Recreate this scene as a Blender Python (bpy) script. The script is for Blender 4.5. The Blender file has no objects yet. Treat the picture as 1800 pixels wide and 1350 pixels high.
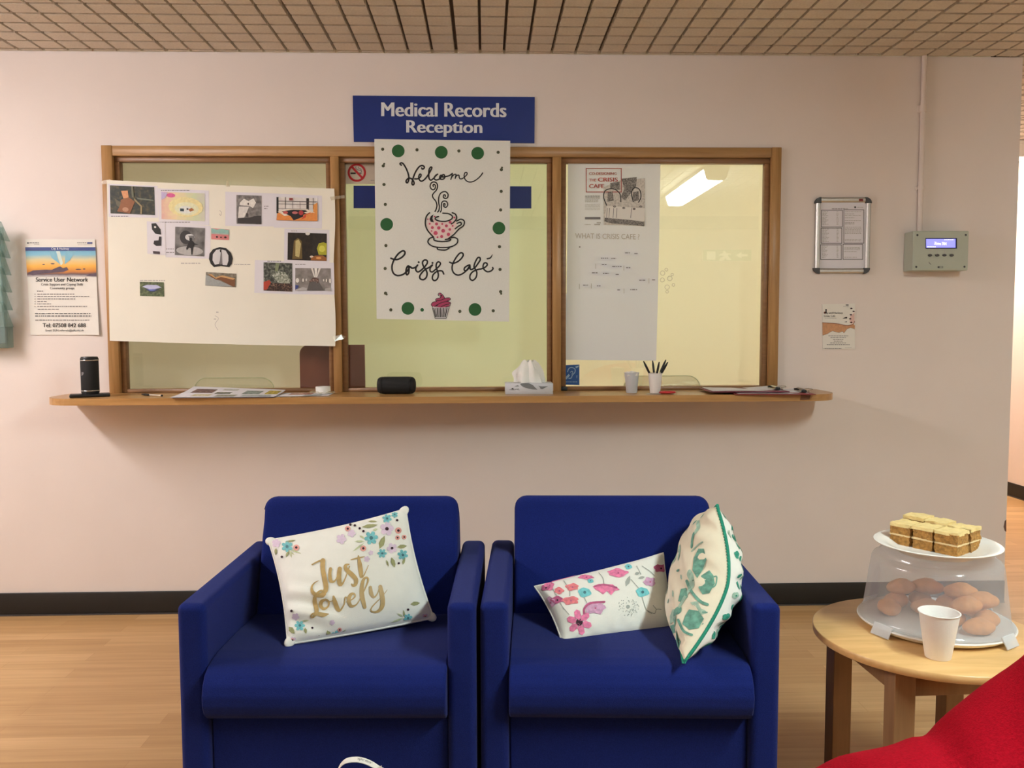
import bpy, bmesh, math, random
import numpy as np
from mathutils import Vector, Matrix, noise
from mathutils.geometry import tessellate_polygon
random.seed(7)
SC = bpy.context.scene
COL = SC.collection
R = math.radians
# ------------------------------------------------------------------ camera
FPX, CXP, CYP, DCAM, HCAM = 1500.0, 900.0, 675.0, 3.68, 1.2386
PITCH, YAW, ROLL = -0.06710991, 0.03061294, -0.00338825
_fw = Vector((math.sin(YAW)*math.cos(PITCH), math.cos(YAW)*math.cos(PITCH), math.sin(PITCH)))
_r0 = Vector((math.cos(YAW), -math.sin(YAW), 0)); _u0 = _r0.cross(_fw)
CR = _r0*math.cos(ROLL) + _u0*math.sin(ROLL)
CU = -_r0*math.sin(ROLL) + _u0*math.cos(ROLL)
CF = _fw
CPOS = Vector((0, -DCAM, HCAM))
cam = bpy.data.cameras.new('camera'); camo = bpy.data.objects.new('camera', cam); COL.objects.link(camo)
camo.matrix_world = Matrix(((CR.x, CU.x, -CF.x, CPOS.x), (CR.y, CU.y, -CF.y, CPOS.y), (CR.z, CU.z, -CF.z, CPOS.z), (0, 0, 0, 1)))
cam.sensor_width = 36; cam.lens = FPX*36/1800; cam.clip_start = .05
SC.camera = camo
# ------------------------------------------------------------------ world, exposure
w = bpy.data.worlds.new('world'); SC.world = w; w.use_nodes = True
w.node_tree.nodes['Background'].inputs[0].default_value = (.9, .8, .7, 1)
w.node_tree.nodes['Background'].inputs[1].default_value = 0.02
SC.view_settings.view_transform = 'Standard'; SC.view_settings.look = 'None'
SC.view_settings.gamma = 1; SC.view_settings.use_curve_mapping = False
SC.view_settings.exposure = 1.0
SC.cycles.use_denoising = True
SC.cycles.max_bounces = 8; SC.cycles.diffuse_bounces = 4; SC.cycles.transparent_max_bounces = 16
SC.cycles.sample_clamp_indirect = 6; SC.cycles.caustics_reflective = False; SC.cycles.caustics_refractive = False
LAMP_COL = (.86, 1.0, .97); LAMP_WARM = (1.0, .95, .96)
E_MAIN, E_LEFT, E_FILL, E_CORR, E_OFFICE = 44, 38, 4, 34, 20
CEIL = 2.385

# ------------------------------------------------------------------ pixel -> plane helpers
def ray(px, py): return CF*FPX + CR*(px-CXP) - CU*(py-CYP)
def PY(px, py, y=0.0):
    d = ray(px, py); return CPOS + d*((y-CPOS.y)/d.y)
def PZ(px, py, z):
    d = ray(px, py); return CPOS + d*((z-CPOS.z)/d.z)
def proj(P):
    d = Vector(P)-CPOS; k = d.dot(CF); return (CXP+FPX*d.dot(CR)/k, CYP-FPX*d.dot(CU)/k)

# ------------------------------------------------------------------ materials
def lin(c): return tuple((x/12.92 if x <= .04045 else ((x+.055)/1.055)**2.4) for x in (v/255 for v in c))
MATS = {}
def mat(name, c, rough=.6, metal=0, var=0.0, scale=30, bump=0.0, bscale=200, spec=.5, emit=None, es=0, sheen=0, trans=0):
    """principled with a procedural noise tint and bump; c is an sRGB triple"""
    if name in MATS: return MATS[name]
    m = bpy.data.materials.new(name); m.use_nodes = True; nt = m.node_tree; N = nt.nodes; L = nt.links
    b = N['Principled BSDF']; a = lin(c)
    b.inputs['Base Color'].default_value = (*a, 1); b.inputs['Roughness'].default_value = rough
    b.inputs['Metallic'].default_value = metal; b.inputs['Specular IOR Level'].default_value = spec
    if sheen:
        b.inputs['Sheen Weight'].default_value = sheen; b.inputs['Sheen Roughness'].default_value = .5
    if trans: b.inputs['Transmission Weight'].default_value = trans
    if emit:
        b.inputs['Emission Color'].default_value = (*lin(emit), 1); b.inputs['Emission Strength'].default_value = es
    tc = N.new('ShaderNodeTexCoord')
    if var:
        n = N.new('ShaderNodeTexNoise'); n.inputs['Scale'].default_value = scale; n.inputs['Detail'].default_value = 4
        L.new(tc.outputs['Object'], n.inputs['Vector'])
        r = N.new('ShaderNodeValToRGB'); r.color_ramp.elements[0].position = .3; r.color_ramp.elements[1].position = .7
        r.color_ramp.elements[0].color = (*[x*(1-var) for x in a], 1); r.color_ramp.elements[1].color = (*[min(1, x*(1+var)) for x in a], 1)
        L.new(n.outputs[0], r.inputs[0]); L.new(r.outputs[0], b.inputs['Base Color'])
    if bump:
        n2 = N.new('ShaderNodeTexNoise'); n2.inputs['Scale'].default_value = bscale; n2.inputs['Detail'].default_value = 3
        L.new(tc.outputs['Object'], n2.inputs['Vector'])
        bp = N.new('ShaderNodeBump'); bp.inputs['Strength'].default_value = bump; bp.inputs['Distance'].default_value = .002
        L.new(n2.outputs[0], bp.inputs['Height']); L.new(bp.outputs[0], b.inputs['Normal'])
    MATS[name] = m; return m
def ramp_mat(name, stops, axis=2, rough=.6, nscale=0, namp=0.0):
    """printed picture: colour ramp along a generated axis, optionally warped by noise"""
    m = bpy.data.materials.new(name); m.use_nodes = True; nt = m.node_tree; N = nt.nodes; L = nt.links
    b = N['Principled BSDF']; b.inputs['Roughness'].default_value = rough
    tc = N.new('ShaderNodeTexCoord'); sp = N.new('ShaderNodeSeparateXYZ'); L.new(tc.outputs['Generated'], sp.inputs[0])
    r = N.new('ShaderNodeValToRGB'); e = r.color_ramp.elements
    while len(e) < len(stops): e.new(.5)
    for el, (p, c) in zip(e, stops): el.position = p; el.color = (*lin(c), 1)
    src = sp.outputs[axis]
    if namp:
        n = N.new('ShaderNodeTexNoise'); n.inputs['Scale'].default_value = nscale; n.inputs['Detail'].default_value = 5; L.new(tc.outputs['Object'], n.inputs['Vector'])
        mm = N.new('ShaderNodeMath'); mm.operation = 'MULTIPLY_ADD'; L.new(n.outputs[0], mm.inputs[0]); mm.inputs[1].default_value = namp
        m2 = N.new('ShaderNodeMath'); m2.operation = 'SUBTRACT'; L.new(src, m2.inputs[0]); m2.inputs[1].default_value = namp/2
        L.new(m2.outputs[0], mm.inputs[2]); src = mm.outputs[0]
    L.new(src, r.inputs[0]); L.new(r.outputs[0], b.inputs['Base Color']); return m
def mottle(name, cols, scale=60, rough=.55):
    """photo print: several colours mottled by noise"""
    m = bpy.data.materials.new(name); m.use_nodes = True; nt = m.node_tree; N = nt.nodes; L = nt.links
    b = N['Principled BSDF']; b.inputs['Roughness'].default_value = rough
    tc = N.new('ShaderNodeTexCoord'); n = N.new('ShaderNodeTexNoise'); n.inputs['Scale'].default_value = scale; n.inputs['Detail'].default_value = 6
    L.new(tc.outputs['Object'], n.inputs['Vector'])
    r = N.new('ShaderNodeValToRGB'); e = r.color_ramp.elements
    while len(e) < len(cols): e.new(.5)
    for i, (el, c) in enumerate(zip(e, cols)): el.position = .3+.4*i/(len(cols)-1); el.color = (*lin(c), 1)
    L.new(n.outputs[0], r.inputs[0]); L.new(r.outputs[0], b.inputs['Base Color']); return m
def emis(name, col, st):
    m = bpy.data.materials.new(name); m.use_nodes = True; nt = m.node_tree; nt.nodes.clear()
    o = nt.nodes.new('ShaderNodeOutputMaterial'); e = nt.nodes.new('ShaderNodeEmission'); e.inputs[0].default_value = (*col, 1); e.inputs[1].default_value = st
    nt.links.new(e.outputs[0], o.inputs[0]); return m
def mixmat(name, parts):
    """chain of (bsdf type, colour, roughness, factor) mixed in order"""
    m = bpy.data.materials.new(name); m.use_nodes = True; nt = m.node_tree; nt.nodes.clear(); L = nt.links
    o = nt.nodes.new('ShaderNodeOutputMaterial'); cur = None
    for typ, col, ro, fac in parts:
        n = nt.nodes.new('ShaderNodeBsdf'+typ); n.inputs['Color'].default_value = (*col, 1)
        if 'Roughness' in n.inputs and typ != 'Diffuse': n.inputs['Roughness'].default_value = ro
        if cur is None: cur = n.outputs[0]; continue
        x = nt.nodes.new('ShaderNodeMixShader')
        if fac == 'schlick':
            lw = nt.nodes.new('ShaderNodeLayerWeight'); lw.inputs[0].default_value = .5
            p = nt.nodes.new('ShaderNodeMath'); p.operation = 'POWER'; L.new(lw.outputs['Facing'], p.inputs[0]); p.inputs[1].default_value = 5
            q = nt.nodes.new('ShaderNodeMath'); q.operation = 'MULTIPLY_ADD'; L.new(p.outputs[0], q.inputs[0]); q.inputs[1].default_value = .94; q.inputs[2].default_value = .05
            L.new(q.outputs[0], x.inputs[0])
        else: x.inputs[0].default_value = fac
        L.new(cur, x.inputs[1]); L.new(n.outputs[0], x.inputs[2]); cur = x.outputs[0]
    L.new(cur, o.inputs[0]); return m
def wood(name, c1, c2, scale=(3, 40, 40), rough=.4):
    m = bpy.data.materials.new(name); m.use_nodes = True; nt = m.node_tree; N = nt.nodes; L = nt.links
    b = N['Principled BSDF']; b.inputs['Roughness'].default_value = rough
    tc = N.new('ShaderNodeTexCoord'); mp = N.new('ShaderNodeMapping'); mp.inputs['Scale'].default_value = scale; L.new(tc.outputs['Object'], mp.inputs[0])
    n = N.new('ShaderNodeTexNoise'); n.inputs['Scale'].default_value = 1.5; n.inputs['Detail'].default_value = 6; n.inputs['Distortion'].default_value = .6; L.new(mp.outputs[0], n.inputs['Vector'])
    r = N.new('ShaderNodeValToRGB'); r.color_ramp.elements[0].position = .3; r.color_ramp.elements[1].position = .7
    r.color_ramp.elements[0].color = (*lin(c1), 1); r.color_ramp.elements[1].color = (*lin(c2), 1)
    L.new(n.outputs[0], r.inputs[0]); L.new(r.outputs[0], b.inputs['Base Color']); return m
def floor_mat():
    m = bpy.data.materials.new('wood_vinyl_floor'); m.use_nodes = True; nt = m.node_tree; N = nt.nodes; L = nt.links
    b = N['Principled BSDF']; b.inputs['Roughness'].default_value = .42
    tc = N.new('ShaderNodeTexCoord'); br = N.new('ShaderNodeTexBrick'); L.new(tc.outputs['Object'], br.inputs['Vector'])
    br.inputs['Scale'].default_value = 1; br.inputs['Brick Width'].default_value = .75; br.inputs['Row Height'].default_value = .075; br.inputs['Mortar Size'].default_value = .0006
    br.offset = .37; br.inputs['Bias'].default_value = 0
    br.inputs['Color1'].default_value = (*lin((212, 174, 124)), 1); br.inputs['Color2'].default_value = (*lin((192, 152, 102)), 1); br.inputs['Mortar'].default_value = (*lin((180, 135, 86)), 1)
    mp = N.new('ShaderNodeMapping'); mp.inputs['Scale'].default_value = (1.2, 22, 1); L.new(tc.outputs['Object'], mp.inputs[0])
    n = N.new('ShaderNodeTexNoise'); n.inputs['Scale'].default_value = 2; n.inputs['Detail'].default_value = 6; L.new(mp.outputs[0], n.inputs['Vector'])
    r = N.new('ShaderNodeValToRGB'); r.color_ramp.elements[0].position = .25; r.color_ramp.elements[1].position = .75
    r.color_ramp.elements[0].color = (.78, .74, .68, 1); r.color_ramp.elements[1].color = (1, 1, 1, 1); L.new(n.outputs[0], r.inputs[0])
    x = N.new('ShaderNodeMix'); x.data_type = 'RGBA'; x.blend_type = 'MULTIPLY'; x.inputs[0].default_value = 1
    L.new(br.outputs[0], x.inputs[6]); L.new(r.outputs[0], x.inputs[7]); L.new(x.outputs[2], b.inputs['Base Color']); return m

M_WALL = mat('pink_wall_paint', (228, 217, 211), .7, var=.015, scale=4, bump=.12, bscale=260, spec=.25)
M_CEIL = mat('ceiling_tile', (212, 202, 188), .9, var=.06, scale=120, bump=.4, bscale=300, spec=.1)
M_CEILB = mat('ceiling_groove', (96, 80, 66), .9, var=.05)
M_FLOOR = floor_mat()
M_BLACK = mat('black_vinyl_skirting', (24, 23, 22), .5, var=.1, bump=.1)
M_GREYLINE = mat('grey_sealant', (70, 66, 66), .5, var=.1)
M_OAK = wood('oak_frame', (160, 120, 74), (182, 142, 94))
M_OAKV = wood('oak_frame_upright', (160, 118, 70), (184, 142, 92), (40, 40, 3))
M_OAKD = wood('oak_stop', (132, 96, 66), (150, 112, 76))
M_LEDGE = wood('oak_ledge', (168, 124, 72), (190, 146, 92), (2, 40, 40), .3)
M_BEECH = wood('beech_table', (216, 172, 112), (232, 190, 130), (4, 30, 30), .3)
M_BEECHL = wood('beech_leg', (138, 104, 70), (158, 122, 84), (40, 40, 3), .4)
M_BLUE = mat('royal_blue_wool', (24, 38, 108), .95, var=.2, scale=420, bump=.6, bscale=700, spec=.08, sheen=.06)
M_PAPER = mat('white_paper', (232, 228, 220), .7, var=.01, scale=20, spec=.2)
M_PAPERG = mat('grey_white_paper', (214, 212, 214), .75, var=.015, scale=14, spec=.2)
M_PRINT = mat('printer_paper', (226, 223, 230), .7, var=.01, spec=.2)
M_CREAM = mat('cream_paper', (238, 234, 220), .75, var=.015, scale=8, spec=.2)
M_INK = mat('black_ink', (22, 20, 20), .6, var=.1)
M_GREYINK = mat('grey_ink', (120, 116, 118), .7, var=.1)
M_LGREY = mat('pale_grey_ink', (178, 174, 172), .7, var=.05)
M_PENCIL = mat('pencil_line', (186, 180, 176), .8, var=.08)
M_SIGN = mat('sign_blue', (24, 48, 122), .4, var=.04, scale=10)
M_SIGNTXT = mat('sign_white', (220, 222, 226), .45, var=.02)
M_CANVAS = mat('canvas_white', (226, 227, 220), .8, var=.02, scale=160, bump=.25, bscale=500)
M_GREEN = mat('green_paint', (30, 92, 44), .6, var=.12, scale=200)
M_OLIVE = mat('olive_paint', (72, 76, 52), .6, var=.1)
M_PINK = mat('pink_paint', (196, 78, 108), .6, var=.1, scale=200)
M_RED = mat('red_print', (186, 36, 44), .5, var=.05)
M_DKRED = mat('dark_red_print', (170, 70, 66), .6, var=.05)
M_ALU = mat('brushed_aluminium', (196, 194, 190), .35, metal=.85, var=.05, scale=80)
M_CHROME = mat('chrome', (210, 208, 204), .2, metal=1, var=.03)
M_DGREY = mat('dark_grey_plastic', (66, 66, 68), .45, var=.08)
M_BLK = mat('black_plastic', (18, 18, 19), .45, var=.1, bump=.1)
M_MESH = mat('black_speaker_cloth', (16, 17, 19), .75, var=.3, scale=500, bump=.6, bscale=900)
M_PANEL = mat('grey_green_case', (176, 182, 168), .45, var=.02)
M_WHITE = mat('white_plastic', (236, 234, 230), .4, var=.01)
M_FOAM = mat('white_foam', (240, 236, 232), .7, var=.01, scale=90, bump=.15, bscale=220)
M_CHINA = mat('white_china', (244, 242, 238), .18, var=.01)
M_TISSUE = mat('white_tissue', (240, 238, 232), .9, var=.02, bump=.2)
M_BROWN = mat('brown_laminate', (120, 58, 34), .5, var=.08, scale=12)
M_REDWOOL = mat('red_wool', (158, 10, 30), .95, var=.18, scale=300, bump=.5, bscale=500, spec=.06)
M_CLIPB = mat('maroon_board', (112, 34, 60), .45, var=.06)
M_CLIPR = mat('red_board', (134, 40, 48), .45, var=.06)
M_SPONGE = mat('coffee_sponge', (168, 122, 62), .95, var=.35, scale=140, bump=1, bscale=260)
M_ICING = mat('coffee_icing', (236, 212, 148), .6, var=.08, scale=50, bump=.6, bscale=70)
M_CREAMF = mat('butter_cream', (226, 200, 150), .6, var=.08, bump=.4)
M_BUN = mat('baked_bun', (222, 148, 84), .7, var=.16, scale=40, bump=.4, bscale=160)
M_CUSH = mat('white_cushion_cotton', (240, 240, 232), .85, var=.015, scale=40, bump=.25, bscale=600, spec=.15)
M_CUSHC = mat('cream_cushion_cotton', (236, 228, 204), .85, var=.02, scale=40, bump=.25, bscale=600, spec=.15)
M_GOLD = mat('gold_print', (188, 160, 106), .5, var=.12, scale=60, spec=.4)
M_TEALP = mat('teal_print', (118, 190, 196), .8, var=.18, scale=150)
M_TEALD = mat('teal_centre', (70, 118, 128), .8, var=.1)
M_LEAF = mat('olive_leaf_print', (158, 160, 112), .8, var=.2, scale=120)
M_LEAFP = mat('pale_leaf_print', (192, 200, 160), .8, var=.15, scale=120)
M_LILAC = mat('lilac_print', (222, 202, 222), .8, var=.06, scale=120)
M_PEACH = mat('peach_print', (226, 160, 150), .8, var=.15, scale=120)
M_PLUM = mat('plum_print', (52, 22, 40), .8, var=.1)
M_MAG = mat('magenta_print', (230, 128, 168), .8, var=.22, scale=120)
M_MAGD = mat('deep_magenta_print', (184, 92, 132), .8, var=.2, scale=120)
M_CORAL = mat('coral_print', (228, 130, 136), .8, var=.2, scale=120)
M_AQUA = mat('aqua_print', (120, 204, 210), .8, var=.15, scale=120)
M_MAUVE = mat('mauve_print', (206, 160, 192), .8, var=.2, scale=120)
M_STEM = mat('grey_stem_print', (166, 172, 166), .8, var=.1)
M_TOILE = mat('toile_green_print', (104, 158, 140), .8, var=.35, scale=70)
M_TOILEL = mat('toile_pale_print', (160, 192, 172), .8, var=.25, scale=70)
M_PIPING = mat('emerald_piping', (24, 138, 112), .8, var=.15, scale=300)
M_FLOWG = mat('green_flower_print', (56, 150, 128), .8, var=.2, scale=100)
M_CABLE = mat('pink_painted_conduit', (226, 213, 206), .6, var=.02)
M_TAPE = mat('clear_tape', (224, 210, 180), .35, var=.03)
M_GLASS = mixmat('window_glass', [('Transparent', (.97, .98, .96), 0, 0), ('Glossy', (1, 1, 1), .01, 'schlick')])
M_BLIND = mixmat('blind_fabric', [('Diffuse', lin((226, 212, 168)), 0, 0), ('Translucent', lin((226, 214, 160)), 0, .45)])
M_LID = mixmat('frosted_lid', [('Transparent', (.93, .95, .97), 0, 0), ('Diffuse', (.76, .78, .82), 0, .22), ('Translucent', (.84, .86, .9), 0, .09), ('Glossy', (1, 1, 1), .12, .05)])
M_TEALA = mixmat('teal_acrylic', [('Transparent', (.86, .93, .92), 0, 0), ('Diffuse', lin((168, 194, 188)), 0, .32), ('Glossy', (1, 1, 1), .1, .06)])
M_TAPEC = mixmat('sellotape', [('Transparent', (.95, .93, .86), 0, 0), ('Glossy', (1, 1, 1), .2, .12), ('Diffuse', lin((230, 214, 180)), 0, .25)])
M_CLIPT = mixmat('frosted_clip', [('Transparent', (.95, .96, .97), 0, 0), ('Diffuse', (.78, .79, .82), 0, .55), ('Glossy', (1, 1, 1), .15, .05)])
M_FLIP = mixmat('flipchart_paper', [('Diffuse', lin((238, 240, 248)), 0, 0), ('Translucent', lin((238, 242, 252)), 0, .3)])
M_PLEX = mixmat('acrylic_screen', [('Transparent', (.98, .98, .95), 0, 0), ('Diffuse', lin((240, 232, 196)), 0, .25), ('Glossy', (1, 1, 1), .05, .05)])

# ------------------------------------------------------------------ mesh builder
class MB:
    def __init__(s): s.v = []; s.f = []; s.m = []; s.s = []; s.mats = []
    def mi(s, m):
        if m not in s.mats: s.mats.append(m)
        return s.mats.index(m)
    def add(s, vs, fs, m, smooth=False):
        o = len(s.v); k = s.mi(m); s.v += [tuple(v) for v in vs]
        for f in fs: s.f.append(tuple(i+o for i in f)); s.m.append(k); s.s.append(smooth)
        return s
    def bm(s, b, m, smooth=True):
        b.verts.index_update()
        s.add([v.co.copy() for v in b.verts], [[v.index for v in f.verts] for f in b.faces], m, smooth); b.free(); return s
    def box(s, lo, hi, m, bev=0, seg=3, M=None):
        b = bmesh.new(); bmesh.ops.create_cube(b, size=1)
        for v in b.verts: v.co = Vector([lo[i]+(v.co[i]+.5)*(hi[i]-lo[i]) for i in range(3)])
        if bev: bmesh.ops.bevel(b, geom=b.edges[:], offset=bev, segments=seg, profile=.5, affect='EDGES')
        if M: b.transform(M)
        return s.bm(b, m, bool(bev))
    def prism(s, poly, x0, x1, m, bev=0, seg=3, M=None):
        """polygon of (y,z) extruded along x"""
        b = bmesh.new(); n = len(poly)
        A = [b.verts.new((x0, y, z)) for y, z in poly]; B = [b.verts.new((x1, y, z)) for y, z in poly]
        b.faces.new(A[::-1]); b.faces.new(B)
        for i in range(n): b.faces.new((A[i], A[(i+1) % n], B[(i+1) % n], B[i]))
        bmesh.ops.recalc_face_normals(b, faces=b.faces[:])
        if bev: bmesh.ops.bevel(b, geom=b.edges[:], offset=bev, segments=seg, profile=.5, affect='EDGES')
        if M: b.transform(M)
        return s.bm(b, m, bool(bev))
    def lathe(s, prof, m, c=(0, 0, 0), n=40, smooth=True, M=None):
        vs = []; fs = []; k = len(prof)
        for i in range(n):
            a = 2*math.pi*i/n
            for r, z in prof:
                p = Vector((r*math.cos(a), r*math.sin(a), z)); p = M @ p if M else p
                vs.append(p+Vector(c))
        for i in range(n):
            j = (i+1) % n
            for q in range(k-1): fs.append((i*k+q, j*k+q, j*k+q+1, i*k+q+1))
        return s.add(vs, fs, m, smooth)
    def tube(s, pts, r, m, n=8, closed=False, caps=True):
        pts = [Vector(p) for p in pts]; N = len(pts); vs = []; fs = []; up = Vector((0, 0, 1)); prev = None
        for i, p in enumerate(pts):
            a = pts[(i-1) % N] if (closed or i) else p; b = pts[(i+1) % N] if (closed or i < N-1) else p
            t = (b-a).normalized()
            if prev is None:
                x = t.cross(up); x = x if x.length > .05 else t.cross(Vector((1, 0, 0)))
            else: x = prev - t*prev.dot(t)
            x.normalize(); prev = x; y = t.cross(x)
            rr = r[i] if isinstance(r, (list, tuple)) else r
            for k in range(n): a = 2*math.pi*k/n; vs.append(p+x*math.cos(a)*rr+y*math.sin(a)*rr)
        for i in range(N if closed else N-1):
            j = (i+1) % N
            for k in range(n): l = (k+1) % n; fs.append((i*n+k, i*n+l, j*n+l, j*n+k))
        if caps and not closed: fs.append(tuple(range(n))[::-1]); fs.append(tuple((N-1)*n+k for k in range(n)))
        return s.add(vs, fs, m, True)
    def grid(s, fn, nu, nv, m, smooth=True):
        vs = [fn(i/nu, j/nv) for j in range(nv+1) for i in range(nu+1)]
        fs = [(j*(nu+1)+i, j*(nu+1)+i+1, (j+1)*(nu+1)+i+1, (j+1)*(nu+1)+i) for j in range(nv) for i in range(nu)]
        return s.add(vs, fs, m, smooth)
    def slab(s, poly, t, m, off=(0, 1, 0)):
        """flat polygon of 3-D points given thickness t along off"""
        o = Vector(off)*t; n = len(poly); P = [Vector(p) for p in poly]
        return s.add(P+[p+o for p in P], [tuple(range(n)), tuple(range(2*n-1, n-1, -1))]+[(i, (i+1) % n, n+(i+1) % n, n+i) for i in range(n)], m)
    def build(s, name, parent=None, recenter=True, local=False, wn=False):
        vs = [Vector(v) for v in s.v]; loc = Vector((0, 0, 0))
        if parent is not None:
            if not local: ow = origin_of(parent); vs = [v-ow for v in vs]
        elif recenter and vs:
            a = np.array([tuple(v) for v in vs]); loc = Vector(((a[:, 0].min()+a[:, 0].max())/2, (a[:, 1].min()+a[:, 1].max())/2, a[:, 2].min()))
            vs = [v-loc for v in vs]
        me = bpy.data.meshes.new(name); me.from_pydata([tuple(v) for v in vs], [], s.f)
        for m in s.mats: me.materials.append(m)
        me.polygons.foreach_set('material_index', s.m); me.polygons.foreach_set('use_smooth', s.s)
        me.update(); me.validate()
        if any(s.s): me.set_sharp_from_angle(angle=R(50))
        o = bpy.data.objects.new(name, me); COL.objects.link(o); o.location = loc
        if parent is not None: o.parent = parent
        if wn:
            md = o.modifiers.new('weighted_normals', 'WEIGHTED_NORMAL'); md.keep_sharp = True
        return o
def origin_of(o):
    v = Vector((0, 0, 0))
    while o is not None: v = v+o.location; o = o.parent
    return v
def tag(o, label, cat, group=None):
    o['label'] = label; o['category'] = cat
    if group: o['group'] = group
    return o
def thing(name, label, cat, loc=(0, 0, 0), rz=0, group=None):
    o = bpy.data.objects.new(name, None); COL.objects.link(o); o.location = loc; o.rotation_euler = (0, 0, rz); o.empty_display_size = .1
    return tag(o, label, cat, group)
def structure(o): o['kind'] = 'structure'; return o

# ------------------------------------------------------------------ flat print drawing
def catmull(P, n=6):
    P = [tuple(p) for p in P]; out = []
    for i in range(len(P)-1):
        p0, p1, p2, p3 = P[max(i-1, 0)], P[i], P[i+1], P[min(i+2, len(P)-1)]
        for k in range(n):
            t = k/n
            out.append(tuple(.5*((2*b)+(c-a)*t+(2*a-5*b+4*c-d)*t*t+(3*b-a-3*c+d)*t**3) for a, b, c, d in zip(p0, p1, p2, p3)))
    out.append(P[-1]); return out
_tc = {}
def text_geo(st, bold=0.0):
    if (st, bold) in _tc: return _tc[(st, bold)]
    cu = bpy.data.curves.new('t', 'FONT'); cu.body = st; cu.offset = bold; cu.resolution_u = 3
    o = bpy.data.objects.new('t', cu); COL.objects.link(o); bpy.context.view_layer.update()
    e = o.evaluated_get(bpy.context.evaluated_depsgraph_get()); me = e.to_mesh()
    V = [(v.co.x, v.co.y) for v in me.vertices]; F = [tuple(p.vertices) for p in me.polygons]; e.to_mesh_clear()
    bpy.data.objects.remove(o); bpy.data.curves.remove(cu)
    a = np.array(V); mn, mx = a.min(0), a.max(0); a = (a-mn)/(mx-mn)
    _tc[(st, bold)] = (a.tolist(), F); return _tc[(st, bold)]
class Draw:
    """draws into a mesh builder through fn(x, y, layer) -> 3-D; layer lifts the ink off the surface"""
    def __init__(s, mb, fn, o=(0, 0), sc=1.0): s.mb = mb; s.fn = fn; s.o = o; s.sc = sc; s.n = 0
    def z(s, o, sc): s.o = o; s.sc = sc; return s
    def P(s, x, y, l): return s.fn(s.o[0]+x/s.sc, s.o[1]+y/s.sc, l)
    def poly(s, pts, m, l=1): return s.fan(pts, m, l)
    def up(s, l): s.n += 1; return l+.01*(s.n % 30)
    def fan(s, pts, m, l=1):
        cx = sum(p[0] for p in pts)/len(pts); cy = sum(p[1] for p in pts)/len(pts)
        sg = [(a[0]-cx)*(b[1]-cy)-(a[1]-cy)*(b[0]-cx) for a, b in zip(pts, pts[1:]+pts[:1])]
        if min(sg) > 0 or max(sg) < 0: return s.cfan(pts, m, l)
        l = s.up(l)
        T = tessellate_polygon([[Vector((x, y, 0)) for x, y in pts]])
        s.mb.add([s.P(x, y, l) for x, y in pts], [tuple(t) for t in T], m); return s
    def cfan(s, pts, m, l=1):
        l = s.up(l); c = (sum(p[0] for p in pts)/len(pts), sum(p[1] for p in pts)/len(pts)); n = len(pts)
        s.mb.add([s.P(*c, l)]+[s.P(x, y, l) for x, y in pts], [(0, i+1, (i+1) % n+1) for i in range(n)], m); return s
    def rect(s, x0, y0, x1, y1, m, l=1): return s.poly([(x0, y0), (x1, y0), (x1, y1), (x0, y1)], m, l)
    def disc(s, x, y, r, m, l=1, ry=None, n=20): ry = ry or r; return s.cfan([(x+r*math.cos(2*math.pi*i/n), y+ry*math.sin(2*math.pi*i/n)) for i in range(n)], m, l)
    def frame(s, x0, y0, x1, y1, t, m, l=1):
        s.rect(x0, y0, x1, y0+t, m, l); s.rect(x0, y1-t, x1, y1, m, l); s.rect(x0, y0+t, x0+t, y1-t, m, l); return s.rect(x1-t, y0+t, x1, y1-t, m, l)
    def ring(s, x, y, r, t, m, l=1, n=28):
        vs = []; 
        for i in range(n):
            a = 2*math.pi*i/n; vs += [s.P(x+r*math.cos(a), y+r*math.sin(a), l), s.P(x+(r-t)*math.cos(a), y+(r-t)*math.sin(a), l)]
        s.mb.add(vs, [(2*i, 2*i+1, (2*i+3) % (2*n), (2*i+2) % (2*n)) for i in range(n)], m); return s
    def stroke(s, pts, wd, m, l=1, smooth=True, n=6, cap=True, k=1.0):
        """pts (x,y) or (x,y,width)"""
        pts = [(p[0], p[1], (p[2] if len(p) == 3 else wd)*k) for p in pts]
        C = catmull(pts, n) if smooth and len(pts) > 2 else pts
        vs = []; N = len(C); l = s.up(l)
        for i in range(N):
            a = C[max(i-1, 0)]; b = C[min(i+1, N-1)]; dx, dy = b[0]-a[0], b[1]-a[1]; q = math.hypot(dx, dy) or 1
            nx, ny = -dy/q, dx/q; h = max(C[i][2], .1)/2
            vs += [s.P(C[i][0]+nx*h, C[i][1]+ny*h, l), s.P(C[i][0]-nx*h, C[i][1]-ny*h, l)]
        s.mb.add(vs, [(2*i, 2*i+1, 2*i+3, 2*i+2) for i in range(N-1)], m)
        if cap:
            for c in (C[0], C[-1]): s.disc(c[0], c[1], max(c[2], .1)/2, m, l, n=10)
        return s
    def text(s, st, x0, y0, x1, y1, m, bold=0.0, l=1, skew=0.0):
        V, F = text_geo(st, 0.0); h = abs(y1-y0)
        for k, b_ in enumerate((-1, 0, 1) if bold else (0,)):
            e = bold*h*1.3; o_ = b_*e
            s.mb.add([s.P(x0+e+u*(x1-x0-2*e)+o_, y1-v*(y1-y0)+skew*u, l+.02*k) for u, v in V], F, m)
        return s
    def words(s, x0, x1, y, h, m, l=1, seed=0):
        """a line too small to read: short ink dashes"""
        rn = random.Random(seed+int(x0*7+y*13)); x = x0
        while x < x1:
            wd = min(rn.uniform(1.2, 4.5)*h, x1-x); s.rect(x, y, x+wd, y+h, m, l); x += wd+.8*h
        return s
def on_plane(y0, step=.0005): return lambda px, py, l: PY(px, py, y0-step*l)
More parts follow.
